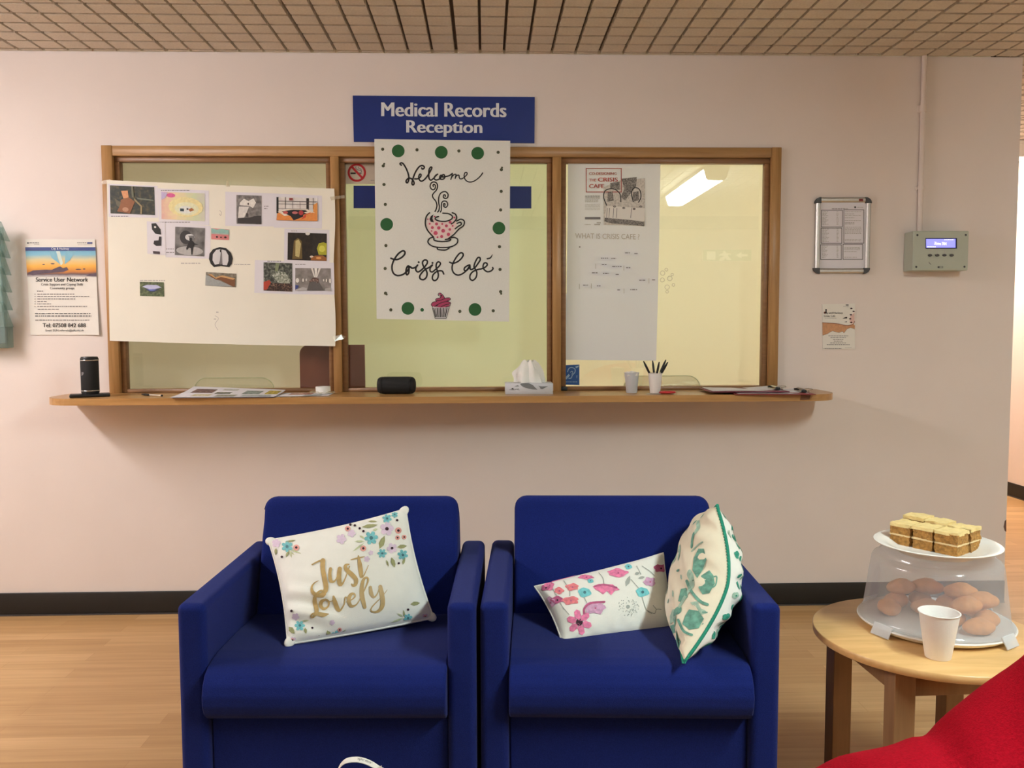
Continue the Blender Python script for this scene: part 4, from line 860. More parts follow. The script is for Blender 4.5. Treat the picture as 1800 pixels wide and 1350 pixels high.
p2 = lambda u, v, l=0: Vector(((q2[0].x*(1-u)+q2[1].x*u)*(1-v)+(q2[3].x*(1-u)+q2[2].x*u)*v, (q2[0].y*(1-u)+q2[1].y*u)*(1-v)+(q2[3].y*(1-u)+q2[2].y*u)*v, LZ+.0015+.0005*l))
m = MB(); m.grid(lambda u, v: p2(u, v), 8, 6, M_PRINT); d = Draw(m, lambda u, v, l: p2(u, v, l)); d.poly(rc(.16, .12, .6, .55), mottle('lp9', [(120, 70, 56), (180, 130, 110), (214, 180, 160)], 90), 1); d.poly(rc(.5, .6, .85, .95), mottle('lp10', [(120, 130, 134), (150, 158, 160), (190, 196, 196)], 90), 1)
tag(m.build('printed_sheet'), 'small flat colour print under the white tape roll', 'paper')
# tape roll
xt = lx(568, -.11); t = thing('tape_roll', 'white roll of tape standing at the right end of the loose prints', 'tape', (xt, -.11, LZ+.002))
m = MB(); m.lathe([(.020, 0), (.0305, 0), (.0305, .028), (.020, .028), (.020, 0)], M_WHITE, (xt, -.11, LZ+.0035), 32); m.build('roll', t)
m = MB(); rn = random.Random(3)
m.add([(xt-.05+.1*i/12, -.15+.05*j/4, LZ+.004+rn.random()*.010) for j in range(5) for i in range(13)], [(j*13+i, j*13+i+1, (j+1)*13+i+1, (j+1)*13+i) for j in range(4) for i in range(12)], M_TAPEC); m.build('loose_tape_end', t)
# brown board behind the left pane
A = PY(527, 690, .075); B = PY(640, 606, .075); m = MB(); rr = .04; z0 = LZ+.0005
P = [(B.x, z0), (B.x, B.z), (A.x+rr, B.z)]+[(A.x+rr-rr*math.sin(t_), B.z-rr+rr*math.cos(t_)) for t_ in np.linspace(.2, math.pi/2, 7)]+[(A.x, z0)]
m.slab([(x, .085, z) for x, z in P], .012, M_BROWN); tag(m.build('brown_board'), 'dark brown round-cornered board standing behind the glass at the right of the left pane', 'board')
# black rounded speaker
xa_, xb_ = lx(663.5, -.13), lx(731, -.13); rz_ = .036
t = thing('bluetooth_speaker', 'short black rounded speaker lying on the ledge below the welcome canvas', 'speaker', ((xa_+xb_)/2, -.13, LZ))
m = MB(); prof = [(xa_+.002, .006), (xa_, .018), (xa_+.003, .028), (xa_+.012, .034), (xa_+.03, rz_), ((xa_+xb_)/2, rz_), (xb_-.03, rz_), (xb_-.012, .034), (xb_-.003, .026), (xb_, .016), (xb_-.002, .004)]
m.lathe([(0, xa_+.004)]+[(r_, x) for x, r_ in prof]+[(0, xb_-.004)], M_MESH, (0, -.13, LZ+rz_+.0003), 32, True, Matrix(((0, 0, 1), (0, 1, 0), (-1, 0, 0)))); m.build('speaker_body', t)
for x in (xa_+.02, xb_-.02):
    m = MB(); m.tube([(x+math.copysign(.001, x), -.13+.0365*math.cos(a), LZ+rz_+.0365*math.sin(a)) for a in np.linspace(R(-60), R(240), 24)], .0008, M_BLK, 6); m.build('trim_ring', t)
# tissue box
yb_ = -.19; xa_, xb_ = lx(888.5, yb_), lx(972.3, yb_)
t = thing('tissue_box', 'white tissue box with grey swirls on the ledge, tissue pulled up', 'tissue box', ((xa_+xb_)/2, yb_+.055, LZ))
m = MB(); m.box((xa_, yb_, LZ+.0002), (xb_, yb_+.11, LZ+.045), mat('tissue_carton', (206, 208, 214), .6, var=.02), .001, 1)
d = Draw(m, on_plane(yb_-.0004), (870, 620), 15); M_SW = mat('grey_swirl', (120, 124, 126), .6, var=.06)
d.fan([(665, 830), (700, 808), (800, 798), (900, 808), (1000, 852), (1060, 915), (1120, 972), (1000, 968), (860, 940), (760, 912), (700, 870)], M_SW); d.fan([(1140, 872), (1220, 888), (1405, 885), (1320, 925), (1250, 962), (1205, 955), (1180, 905)], M_SW); d.poly([(505, 892), (600, 855), (645, 885), (570, 892)], M_SW)
d.disc(462, 955, 26, M_INK, 1); d.disc(455, 968, 14, M_LGREY, 2); d.stroke([(390, 970), (440, 975), (520, 975), (560, 960), (600, 970), (612, 945), (640, 990)], 10, M_GREYINK, 2)
d2 = Draw(m, lambda x, y, l: (xa_+x*(xb_-xa_), yb_+.11*y, LZ+.0454)); d2.disc(.5, .5, .33, M_DGREY, 1, .28)
m.build('carton', t)
m = MB(); xc_ = lx(932, -.135); rn = random.Random(5); N_, K_ = 40, 12
def tis(u, v):
    a = 2*math.pi*u; e = [.036, .030, .022, .020, .022, .020, .012][min(6, int(v*6))]
    rad = (.042*(1-v)**.7+.014*v+.006)*(1+.22*math.sin(5*a+2*v)+.14*math.sin(9*a+1.3))
    rad *= 1+.35*math.exp(-((v-.45)/.18)**2)*max(0, math.cos(a-math.pi+.3))**3
    return Vector((xc_+rad*math.cos(a)*1.12-.004*v, -.135+rad*math.sin(a)*.6, LZ+.043+.098*v*(1-.12*math.sin(3*a+1)**2*(v > .6))))
m.grid(tis, N_, K_, M_TISSUE); m.build('tissue', t)
# the two white cups
def cup(label, px, y, rt, rb, h, mt, z=LZ, mt_in=None, name='paper_cup', p=None):
    x = lx(px, y) if p is None else p[0]; y = y if p is None else p[1]
    t = thing(name, label, 'cup', (x, y, z)); m = MB()
    m.lathe([(0, .0004), (rb, .0004), (rb+.0008, .002), (rt-.0006, h-.003), (rt+.0012, h-.0022), (rt+.0016, h-.0008), (rt+.0008, h), (rt-.0014, h-.0004), (rt-.0022, h-.003), (rb-.0012, .004), (0, .004)], mt, (x, y, z), 36); m.build('cup_body', t); return t, x, y
M_THIN = mixmat('thin_white_cup', [('Diffuse', lin((224, 226, 230)), 0, 0), ('Translucent', lin((224, 226, 230)), 0, .3), ('Glossy', (1, 1, 1), .3, .05)])
t, x, y = cup('thin white cup stuffed with crumpled tissue, left of the pen cup', 1110.3, -.15, .0303, .0215, .086, M_THIN)
m = MB(); 
def cr(u, v):
    a = 2*math.pi*u; rad = .0285*math.sin(math.pi/2*(1-v))*(1+.12*math.sin(5*a)); n_ = noise.noise(Vector((math.cos(a)*3*(1-v)+7, math.sin(a)*3*(1-v), v*2)))
    return Vector((x+rad*math.cos(a), y+rad*math.sin(a), LZ+.072+.018*v**.6+.012*n_))
m.grid(cr, 30, 8, M_TISSUE, False); tag(m.build('crumpled_tissue'), 'crumpled white tissue stuffed in the left white cup', 'tissue')
t, x, y = cup('white cup on the ledge holding five black pens', 1151.5, -.165, .0295, .0205, .084, M_FOAM)
pl = ['leftmost black-capped pen in the white cup, leaning left', 'second pen from the left in the white cup, nearly upright', 'middle pen of the five in the white cup', 'tallest right-leaning pen in the white cup', 'rightmost pen in the white cup, leaning far right']
for k, (tx, ty, dy) in enumerate(((1131.3, 635, -.01), (1147.2, 634, .012), (1158.8, 636, -.016), (1170.5, 632.5, .010), (1173.8, 636.5, -.004))):
    top = PY(tx, ty, -.165+dy); bot = Vector((x-(top.x-x)*.25, y+dy*.3-.0*k, LZ+.012+.0*k))
    bot.x = x+max(-.012, min(.012, -(top.x-x)*.3)); bot.y = y-dy*.5
    t = thing('ballpoint_pen', pl[k], 'pen', bot, 0, 'pens in the white cup'); biro(t, top, bot, .0036)
# scissors
t = thing('scissors', 'red-handled scissors lying on the ledge in front of the pen cup', 'scissors', (lx(1162, -.21), -.215, LZ))
y_ = -.228; xa_ = lx(1137, y_); xm_ = lx(1159, y_); xb_ = lx(1184.5, y_)
for k, s_ in enumerate((1, -1)):
    m = MB(); m.add([(xa_, y_-.004*s_, LZ+.003+.001*k), (xm_, y_+.006*s_-.003, LZ+.003+.001*k), (xm_+.006, y_+.004*s_+.006, LZ+.003+.001*k), (xa_+.003, y_+.002-.004*s_, LZ+.003+.001*k)], [(0, 1, 2, 3)], M_ALU)
    m.slab([(xa_, y_-.003*s_, LZ+.002), (xm_+.004, y_+.008*s_-.004, LZ+.002), (xm_+.004, y_+.008*s_+.004, LZ+.002), (xa_+.004, y_-.003*s_+.004, LZ+.002)], .002, M_ALU, (0, 0, 1)); m.build('blade', t)
    m = MB(); cx_, cy_ = (xm_+xb_)/2+.004, y_+.018*s_+.006
    m.tube([(cx_+.026*math.cos(a), cy_+.013*math.sin(a), LZ+.0055+.004*(k)) for a in np.linspace(0, 2*math.pi, 24, endpoint=False)], .0045, M_RED, 8, True); m.build('handle', t)
# clipboards
def clipboard(label, cx_, cy_, z, rz, mt, pap=True):
    t = thing('clipboard', label, 'clipboard', (cx_, cy_, z), rz)
    m = MB(); m.box((-.16, -.115, 0), (.16, .115, .0035), mt, .0015, 2); m.build('board', t, local=True)
    m = MB(); m.grid(lambda u, v: Vector((-.148+.292*u, -.105+.21*v, .0045+.0012*math.sin(5*u+2*v)+.012*max(0, u-.62)*max(0, v-.3)*2)), 14, 10, M_PRINT); m.build('paper', t, local=True)
    m = MB(); m.box((.118, -.045, .0055), (.156, .045, .010), M_CHROME, .002, 2); m.tube([(.132, -.04, .016), (.132, .04, .016)], .005, M_CHROME, 10); m.tube([(.15, -.035, .012), (.172, -.03, .016), (.178, 0, .017), (.172, .03, .016), (.15, .035, .012)], .0016, M_CHROME, 6); ck = m.build('clip', t, local=True)
    for y_ in (-.052, .05): 
        m = MB(); m.box((.12, y_-.006, .0055), (.14, y_+.006, .016), M_BLK, .002, 2); m.build('clip_spring', ck, local=True)
    return t
clipboard('red clipboard with paper overhanging the front edge at the right end of the ledge', lx(1352, -.2), -.19, LZ+.0008, R(-4), M_CLIPR)
clipboard('maroon clipboard with a lifted white sheet, lying on top of the red one', lx(1306, -.16), -.155, LZ+.009, R(-2), M_CLIPB)
# exit sign on the rear wall (seen as a reflection)
t = thing('exit_sign', 'green lit exit sign on the rear wall, faintly mirrored in the right pane', 'sign', (2.87, YB+.03, 2.07))
m = MB(); m.box((2.57, YB+.001, 2.0), (3.17, YB+.04, 2.15), M_WHITE, .004, 2); m.build('housing', t)
m = MB(); G = mat('lit_exit_green', (20, 120, 70), .4, emit=(30, 150, 90), es=.35); WX = mat('lit_exit_white', (230, 240, 230), .4, emit=(230, 245, 235), es=.4)
d = Draw(m, lambda x, y, l: (3.16-x*.58, YB+.0405+.0005*l, 2.14-y*.13)); d.rect(0, 0, 1, 1, G, 1)
d.poly([(.08, .4), (.2, .4), (.2, .2), (.32, .5), (.2, .8), (.2, .6), (.08, .6)], WX, 2); d.disc(.56, .18, .025, WX, 2, .1); d.stroke([(.55, .3), (.52, .6), (.46, .9)], .04, WX, 2); d.stroke([(.52, .6), (.58, .75), (.62, .95)], .04, WX, 2); d.stroke([(.46, .4), (.55, .35), (.63, .5)], .03, WX, 2); d.rect(.74, .15, .92, .9, WX, 2)
m.build('sign_face', t)

# ================================================================== ARMCHAIRS
def armchair(label, x, y, rz):
    t = thing('armchair', label, 'armchair', (x, y, 0), rz, 'blue armchairs in front of the counter')
    AW = .069; W = .358; AH = .58
    for s in (-1, 1):
        m = MB(); lo = min(s*W, s*(W-AW)), -.31, .03; hi = max(s*W, s*(W-AW)), .31, AH
        m.box(lo, hi, M_BLUE, .018, 5); m.build('arm', t, local=True, wn=True)
    I = W-AW-.001
    m = MB(); P = [(.29, .30), (-.30, .30), (-.322, .306), (-.340, .322), (-.350, .345), (-.3515, .37), (-.344, .395), (-.328, .415), (-.305, .428), (-.275, .435), (-.23, .4385), (-.1, .436), (.0, .43), (.29, .42)]
    m.prism(P, -I, I, M_BLUE, .0055, 3); m.build('seat', t, local=True, wn=True)
    m = MB(); P = [(.06, .405), (.095, .56), (.145, .70), (.158, .728), (.178, .742), (.205, .745), (.25, .735), (.27, .71), (.29, .55), (.30, .10), (.24, .10), (.2, .405)]
    P = [(.04, .405), (.068, .43)]+[(.072+.088*q_, .44+.25*q_) for q_ in (.0, .25, .5, .75, 1)]+[(.164, .712), (.167, .726), (.174, .737), (.184, .7415), (.196, .740), (.212, .732), (.232, .708), (.25, .66), (.285, .5)]+[(.30, .10), (.24, .10), (.2, .405)]
    rr, J = .036, I-.003; sd = [0, .003, .007, .012, .018, .025, .036]
    xs = [-J+q_ for q_ in sd]+[-.1, .1]+[J-q_ for q_ in sd[::-1]]; vs = []; n = len(P)
    for x in xs:
        dd = min(rr, J-abs(x)); drop = rr-math.sqrt(max(0, rr*rr-(rr-dd)**2)); ins = max(0, .012-math.sqrt(max(0, .012**2-(.012-min(dd, .012))**2)))
        for y_, z_ in P:
            f_ = max(0, min(1, (z_-.64)/.10)); cy_ = .18+.05*(1-f_)
            vs.append((x, y_+(ins if y_ < cy_ else -ins), z_-drop*f_))
    fs = [(i*n+k, i*n+(k+1) % n, (i+1)*n+(k+1) % n, (i+1)*n+k) for i in range(len(xs)-1) for k in range(n)]+[tuple(range(n))[::-1], tuple((len(xs)-1)*n+k for k in range(n))]
    b = bmesh.new(); bv = [b.verts.new(v) for v in vs]
    for f in fs: b.faces.new([bv[i] for i in f])
    bmesh.ops.recalc_face_normals(b, faces=b.faces[:]); m.bm(b, M_BLUE, True); m.build('backrest', t, local=True)
    m = MB(); m.box((-I, -.285, .05), (I, .24, .30), M_BLUE, .006, 2); m.build('base_panel', t, local=True, wn=True)
    for sx in (-1, 1):
        for sy in (-1, 1):
            m = MB(); m.lathe([(0, 0), (.022, 0), (.025, .05), (0, .05)], M_BLK, (sx*.31, sy*.26, 0), 16); m.build('foot', t, local=True)
    return t
CH1 = (-.374, -1.365, R(-2)); CH2 = (.357, -1.392, R(-3.2))
armchair('blue upholstered armchair on the left, holding the Just Lovely cushion', *CH1)
armchair('blue upholstered armchair on the right, holding two patterned cushions', *CH2)

# ================================================================== CUSHIONS
class Pillow:
    def __init__(s, BL, BR, TR, TL, T, e=.06, wr=None, toward=None, pw=.5):
        s.c = [Vector(p) for p in (BL, BR, TR, TL)]; s.T = T; s.e = e; s.wr = wr; s.pw = pw
        n = (s.c[1]-s.c[0]+s.c[2]-s.c[3]).cross(s.c[3]-s.c[0]+s.c[2]-s.c[1]).normalized()
        ref = Vector(toward) if toward else CPOS-s.c[0]
        s.n = n if n.dot(ref) > 0 else -n
    def mid(s, u, v):
        uu = u*(1-s.e*(1-v*v)); vv = v*(1-s.e*(1-u*u)); a = (1+uu)/2; b = (1+vv)/2; c = s.c
        return (c[0]*(1-a)+c[1]*a)*(1-b)+(c[3]*(1-a)+c[2]*a)*b
    def S(s, u, v, side=1):
        u = max(-1, min(1, u)); v = max(-1, min(1, v))
        h = s.T*max(0, (1-abs(u)**2.4)*(1-abs(v)**2.4))**s.pw
        if s.wr: h += s.wr(u, v, side)*min(1, max(0, (1-u*u)*(1-v*v)*8))
        return s.mid(u, v)+s.n*(h*side)
    def nrm(s, u, v, side):
        q = .01; a = s.S(min(u+q, .99), v, side)-s.S(max(u-q, -.99), v, side); b = s.S(u, min(v+q, .99), side)-s.S(u, max(v-q, -.99), side)
        n = a.cross(b).normalized(); return n if n.dot(s.n)*side > 0 else -n
    def mesh(s, m, mt, N=44, mt2=None):
        for side in (1, -1):
            vs = [s.S(2*i/N-1, 2*j/N-1, side) for j in range(N+1) for i in range(N+1)]
            fs = [(j*(N+1)+i, j*(N+1)+i+1, (j+1)*(N+1)+i+1, (j+1)*(N+1)+i) for j in range(N) for i in range(N)]
            m.add(vs, fs, mt if side == 1 else (mt2 or mt), True)
    def inv(s, px, py, side=1):
        u = v = 0.0
        for _ in range(14):
            p = proj(s.S(u, v, side)); q = .01
            pu = proj(s.S(u+q, v, side)); pv = proj(s.S(u, v+q, side))
            a, b, c, d_ = (pu[0]-p[0])/q, (pv[0]-p[0])/q, (pu[1]-p[1])/q, (pv[1]-p[1])/q
            det = a*d_-b*c
            if abs(det) < 1e-6: break
            ex, ey = px-p[0], py-p[1]
            u += max(-.4, min(.4, (ex*d_-b*ey)/det)); v += max(-.4, min(.4, (a*ey-c*ex)/det))
            u = max(-.97, min(.97, u)); v = max(-.97, min(.97, v))
        return u, v
    def on_px(s, side=1):
        def f(px, py, l):
            u, v = s.inv(px, py, side); return s.S(u, v, side)+s.nrm(u, v, side)*(.0009+.0004*l)
        return f
    def on_uv(s, side=1): return lambda u, v, l: s.S(u, v, side)+s.nrm(u, v, side)*(.0009+.0004*l)
    def rim(s, n=30):
        out = []
        for k in range(n): out.append(s.mid(-1+2*k/n, -1))
        for k in range(n): out.append(s.mid(1, -1+2*k/n))
        for k in range(n): out.append(s.mid(1-2*k/n, 1))
        for k in range(n): out.append(s.mid(-1, 1-2*k/n))
        return out
def flower(d, x, y, r, mp, mc, k=5, rot=0.0, l=1, sq=.55):
    for i in range(k):
        a = rot+2*math.pi*i/k; c, s_ = math.cos(a), math.sin(a)
        d.fan([(x+c*px-s_*py, y+s_*px+c*py) for px, py in ((r*.1, 0), (r*.45, r*.3*sq*1.6), (r*.85, r*.3*sq*1.4), (r, 0), (r*.85, -r*.3*sq*1.4), (r*.45, -r*.3*sq*1.6))], mp, l)
    d.disc(x, y, r*.26, mc, l+.7, n=10)
def leaf(d, x0, y0, x1, y1, w_, m, l=1):
    dx, dy = x1-x0, y1-y0; q = math.hypot(dx, dy); nx, ny = -dy/q*w_, dx/q*w_
    d.fan([(x0, y0), (x0+dx*.35+nx, y0+dy*.35+ny), (x0+dx*.7+nx*.8, y0+dy*.7+ny*.8), (x1, y1), (x0+dx*.7-nx*.8, y0+dy*.7-ny*.8), (x0+dx*.35-nx, y0+dy*.35-ny)], m, l)
# --- gold lettered cushion
def wr1(u, v, side):
    if side < 0: return 0
    a = math.exp(-((u+.75)**2+(v+.55)**2)/.18)
    return .010*a*math.sin(19*(v*.9+u*.5))+.0025*math.sin(5*u+3*v)*math.sin(4*v-2*u)+.004*math.exp(-((u-.7)**2+(v-.05)**2)/.05)*math.sin(20*(v-.45*u))
class SagPillow(Pillow):
    def mid(s, u, v):
        return Pillow.mid(s, u, v)+(s.c[0]-s.c[3]).normalized()*(.012*(1-u*u)*max(0, -v))
P1 = SagPillow(PY(506, 1132, -1.56), PY(762, 1086, -1.40), PY(713, 895, -1.285), PY(472, 950, -1.315), .062, .05, wr1)
t = thing('cushion', 'white cushion with gold Just Lovely lettering and corner flowers on the left armchair', 'cushion', (P1.c[0]+P1.c[1])/2)
m = MB(); m.tube(P1.rim(), .003, M_CUSH, 6, True); m.build('piping', t)
cen1 = (P1.c[0]+P1.c[1]+P1.c[2]+P1.c[3])/4; ax = (P1.c[1]-P1.c[0]).normalized(); az = P1.n; ay = az.cross(ax)
for cpx in P1.c:
    m = MB(); dv = (cpx-cen1).normalized(); dw = az.cross(dv)
    m.lathe([(.0155*math.sin(q_), -.0155*math.cos(q_)) for q_ in np.linspace(0, math.pi, 12)], M_CUSH, cpx-dv*.009, 18, True, Matrix((( dv.x*1.15, dw.x*.85, az.x*.45), (dv.y*1.15, dw.y*.85, az.y*.45), (dv.z*1.15, dw.z*.85, az.z*.45))))
    m.build('corner', t)
m = MB(); P1.mesh(m, M_CUSH, 60)
d = Draw(m, P1.on_px(), (460, 880), 5.0)
G_ = M_GOLD
for s_ in ([(445, 565, 10), (480, 545, 10), (515, 530, 12), (545, 524, 14)], [(540, 528, 26), (538, 600, 26), (552, 680, 27), (566, 750, 28), (560, 795, 26), (530, 825, 22), (485, 830, 20), (448, 805, 18), (440, 765, 14), (465, 725, 9), (500, 705, 4)],
           [(606, 600, 17), (600, 650, 18), (608, 705, 20), (638, 712, 12), (665, 670, 8), (685, 605, 10)], [(687, 600, 24), (680, 670, 26), (688, 735, 24), (715, 725, 12), (745, 660, 8), (772, 580, 8)],
           [(768, 562, 8), (740, 570, 16), (742, 605, 22), (790, 650, 26), (828, 695, 24), (825, 735, 20), (805, 748, 16), (790, 735, 8)], [(850, 488, 10), (862, 560, 24), (872, 630, 24), (878, 672, 16), (900, 655, 8), (938, 570, 4)], [(785, 522, 6), (840, 508, 12), (902, 494, 5)],
           [(470, 835, 16), (520, 795, 12), (560, 815, 10), (540, 842, 12), (480, 836, 16), (468, 880, 24), (478, 940, 26), (480, 985, 22), (455, 1020, 14), (436, 1018, 12), (445, 998, 12), (490, 995, 18), (540, 1006, 22), (586, 1000, 6)],
           [(562, 868, 14), (528, 885, 20), (520, 925, 22), (545, 955, 18), (585, 930, 12), (592, 890, 12), (570, 868, 12), (590, 885, 7), (640, 875, 5)], [(632, 845, 14), (645, 890, 24), (670, 955, 24), (690, 965, 14), (725, 910, 9), (735, 850, 9), (755, 865, 5)],
           [(745, 890, 6), (785, 875, 8), (820, 845, 10), (812, 820, 12), (782, 828, 18), (765, 875, 22), (785, 925, 18), (830, 915, 10), (868, 862, 7)], [(865, 865, 7), (905, 780, 9), (935, 705, 12), (925, 678, 12), (896, 695, 16), (880, 760, 22), (882, 840, 26), (905, 935, 20)],
           [(955, 762, 16), (962, 815, 22), (985, 850, 14), (1015, 820, 8), (1035, 765, 8)], [(1042, 758, 22), (1056, 830, 26), (1062, 905, 26), (1042, 955, 20), (1000, 978, 14), (962, 970, 10), (965, 940, 8), (1010, 890, 7), (1060, 840, 6), (1102, 785, 3)]):
    d.stroke([(x, y, w_*(1.55 if w_ > 14 else 1.25)) for x, y, w_ in s_], 10, G_, 2.2, n=5)
d = Draw(m, P1.on_px(), (460, 880), 5.0)
for x, y, r in ((1102, 160, 42), (1168, 125, 30), (962, 330, 62), (1058, 465, 42), (1238, 478, 48), (225, 405, 52), (335, 1100, 48), (655, 1185, 46), (1285, 1030, 40)): flower(d, x, y, r, M_TEALP, M_TEALD, 6, x*.1, 1, .6)
for x, y, r in ((1100, 250, 62), (1145, 420, 48), (700, 340, 46), (790, 290, 36), (130, 375, 40), (925, 515, 28), (620, 1070, 24), (300, 1020, 34), (960, 460, 22), (1435, 1020, 30), (275, 1225, 30)): flower(d, x, y, r, M_LILAC, M_PLUM if x in (1100, 1145) else M_LILAC, 5, y*.1, 1, .8)
for x, y, r in ((757, 250, 24), (893, 422, 26), (1200, 265, 28), (1193, 328, 20), (1250, 322, 20), (306, 415, 26), (685, 1133, 18), (1210, 1095, 28), (1435, 1020, 16), (272, 1225, 16)): d.disc(x, y, r, M_PEACH, 1.2, n=12); d.disc(x, y, r*.42, M_PLUM, 2, n=8)
for x, y in ((895, 272), (862, 247), (820, 222), (1190, 175), (180, 495), (265, 970), (445, 1120), (1285, 957), (1203, 552), (780, 215)): d.disc(x, y, 11, M_PLUM, 2, n=8)
for a in ((880, 235, 1020, 215, 16), (1035, 425, 1080, 310, 24), (935, 185, 1015, 185, 8), (1190, 410, 1275, 400, 18), (1140, 500, 1170, 590, 18), (1095, 520, 1115, 580, 8), (1240, 565, 1255, 500, 12), (210, 365, 300, 350, 8), (215, 500, 240, 440, 10), (120, 480, 130, 420, 14), (240, 1110, 290, 1170, 22), (575, 1140, 600, 1200, 20), (380, 1120, 390, 1170, 12), (1305, 910, 1390, 900, 18), (1255, 1020, 1245, 960, 8), (500, 1180, 520, 1215, 8)): leaf(d, *a, M_LEAF, 1)
for a in ((905, 335, 860, 310, 9), (905, 360, 815, 360, 9), (900, 375, 800, 450, 9), (1020, 250, 975, 265, 10), (250, 430, 350, 468, 8), (245, 440, 265, 505, 8), (240, 440, 290, 480, 7), (700, 1190, 775, 1170, 8), (690, 1170, 745, 1130, 8), (700, 1195, 765, 1200, 7), (1245, 1030, 1135, 1070, 8), (1245, 1020, 1190, 990, 8), (350, 1060, 420, 1050, 8)): leaf(d, *a, M_LEAFP, 1)
m.build('cover', t)
# --- small flowered cushion
def wr2(u, v, side): return .0016*math.sin(22*u+2*v)*math.exp(-((v+.85)/.2)**2)+.0025*math.exp(-((u+.75)**2+(v+.75)**2)/.05)*math.sin(18*(u+v))
P2 = Pillow(PY(988, 1130, -1.545), PY(1196, 1114, -1.43), PY(1166, 972, -1.295), PY(939, 1031, -1.36), .048, .05, wr2)
t = thing('cushion', 'small white oblong cushion with pink poppies on the right armchair', 'cushion', (P2.c[0]+P2.c[1])/2)
m = MB(); m.tube(P2.rim(), .0022, M_CUSH, 6, True); m.build('piping', t)
m = MB(); P2.mesh(m, M_CUSH, 48); d = Draw(m, P2.on_px(), (920, 870), 4.219)
for a in (((215, 690), (270, 800), (340, 890)), ((300, 640), (340, 700), (345, 750)), ((450, 760), (475, 810)), ((560, 580), (590, 620), (597, 660)), ((800, 630), (860, 700)), ((880, 760), (910, 850), (950, 880)), ((840, 530), (870, 590)), ((880, 530), (940, 570), (970, 600)), ((245, 740), (300, 850)), ((920, 860), (970, 880), (985, 850), (1020, 850)), ((960, 820), (985, 850))): d.stroke(a, 5, M_STEM, 1)
flower(d, 415, 945, 96, M_MAG, M_PLUM, 6, .3, 1.2, .52)
for x, y, rx, ry, mm in ((362, 685, 48, 26, M_CORAL), (265, 712, 36, 24, M_CORAL), (192, 675, 36, 32, M_MAG), (250, 780, 46, 26, M_MAGD), (350, 785, 60, 30, M_CORAL), (700, 580, 74, 30, M_MAG), (465, 612, 56, 16, M_MAG), (530, 840, 74, 46, M_MAUVE), (935, 645, 42, 34, M_MAUVE), (1015, 545, 48, 30, M_MAGD), (200, 800, 40, 40, M_MAUVE), (165, 690, 30, 22, M_MAGD)):
    d.fan([(x+rx*(1+.16*math.sin(5*a+x))*math.cos(a), y+ry*(1+.2*math.sin(4*a+y))*math.sin(a)) for a in np.linspace(0, 2*math.pi, 18, endpoint=False)], mm, 1.2); d.disc(x+4, y+2, 7, M_MAGD if mm is not M_MAGD else M_PLUM, 2, n=8)
d.fan([(515, 680), (560, 662), (600, 665), (660, 665), (715, 705), (680, 712), (650, 745), (620, 715), (590, 740), (560, 715), (535, 705)], M_MAG, 1.4); d.stroke([(530, 680), (600, 668), (690, 690)], 14, M_MAGD, 1.8)
d.stroke([(450, 880), (455, 840), (500, 805), (600, 795)], 16, M_MAGD, 1.8)
for x, y, r in ((455, 725, 48), (883, 722, 48), (498, 640, 22), (780, 535, 26)):
    d.fan([(x+r*(1+.12*math.sin(4*a))*math.cos(a), y+r*.72*(1+.12*math.cos(3*a))*math.sin(a)) for a in np.linspace(0, 2*math.pi, 18, endpoint=False)], M_AQUA, 1.2); d.disc(x, y, r*.24, M_TEALD, 2, n=8)
leaf(d, 760, 680, 790, 600, 16, M_STEM); leaf(d, 825, 590, 860, 580, 12, M_STEM); leaf(d, 900, 610, 850, 620, 10, M_STEM)
rn = random.Random(11)
for i in range(70):
    a = rn.random()*6.28; r = 30+50*rn.random(); d.disc(775+r*math.cos(a), 830+r*.9*math.sin(a), 3.4, M_STEM, 1, n=6)
d.disc(775, 830, 14, M_STEM, 1)
m.build('cover', t)
# --- green toile cushion on edge
def wr3(u, v, side): return .006*math.sin(21*v+3*u)*math.exp(-((u+.85)/.3)**2)+.003*math.sin(11*v-5*u)
A_ = PY(1261, 888, -1.45); B_ = PZ(1201, 1164, .452); C_ = PZ(1184, 1088, .455); D_ = PY(1244, 905, -1.25)
class EdgePillow(Pillow):
    def mid(s, u, v):
        p = Pillow.mid(s, u, v); k = (1-u)/2
        b = (1-abs(v+.02)**1.6); b = max(0, b)
        return p+Vector((.060*b*k, -.03*b*k, 0))+Vector((-.012*b*(1-k), 0, 0))
P3 = EdgePillow(B_, C_, D_, A_, .072, .02, wr3, (-1, -.3, 0), .55)
t = thing('cushion', 'cream and green toile cushion stood on edge against the right arm of the right armchair', 'cushion', (B_+C_)/2)
m = MB(); rp = P3.rim(26); m.tube(rp, .0042, M_PIPING, 8, True)
rn = random.Random(2)
for i in range(len(rp)):
    for q in range(2): m.lathe([(0, -.0035), (.0035, 0), (0, .0035)], M_PIPING, rp[i]+(rp[(i+1) % len(rp)]-rp[i])*(q/2)+Vector((-.003, -.002, 0)), 6)
m.build('piping', t); t.children[-1]['label'] = 'emerald green bobbled piping'
m = MB(); P3.mesh(m, M_CUSHC, 48, M_CUSH); d = Draw(m, P3.on_px(1), (920, 870), 4.219)
d.fan([(1300, 400), (1340, 400), (1360, 480), (1330, 560), (1290, 620), (1255, 560), (1265, 470)], M_TOILE, 1)
d.fan([(1320, 600), (1380, 560), (1410, 600), (1420, 660), (1380, 730), (1330, 740), (1300, 690)], M_TOILE, 1); d.stroke([(1410, 610), (1435, 610), (1425, 670), (1395, 690)], 9, M_TOILE, 1)
d.fan([(1200, 900), (1230, 850), (1300, 860), (1340, 920), (1300, 990), (1230, 1000), (1180, 960)], M_TOILE, 1); d.stroke([(1330, 870), (1375, 880), (1370, 940), (1330, 960)], 9, M_TOILE, 1)
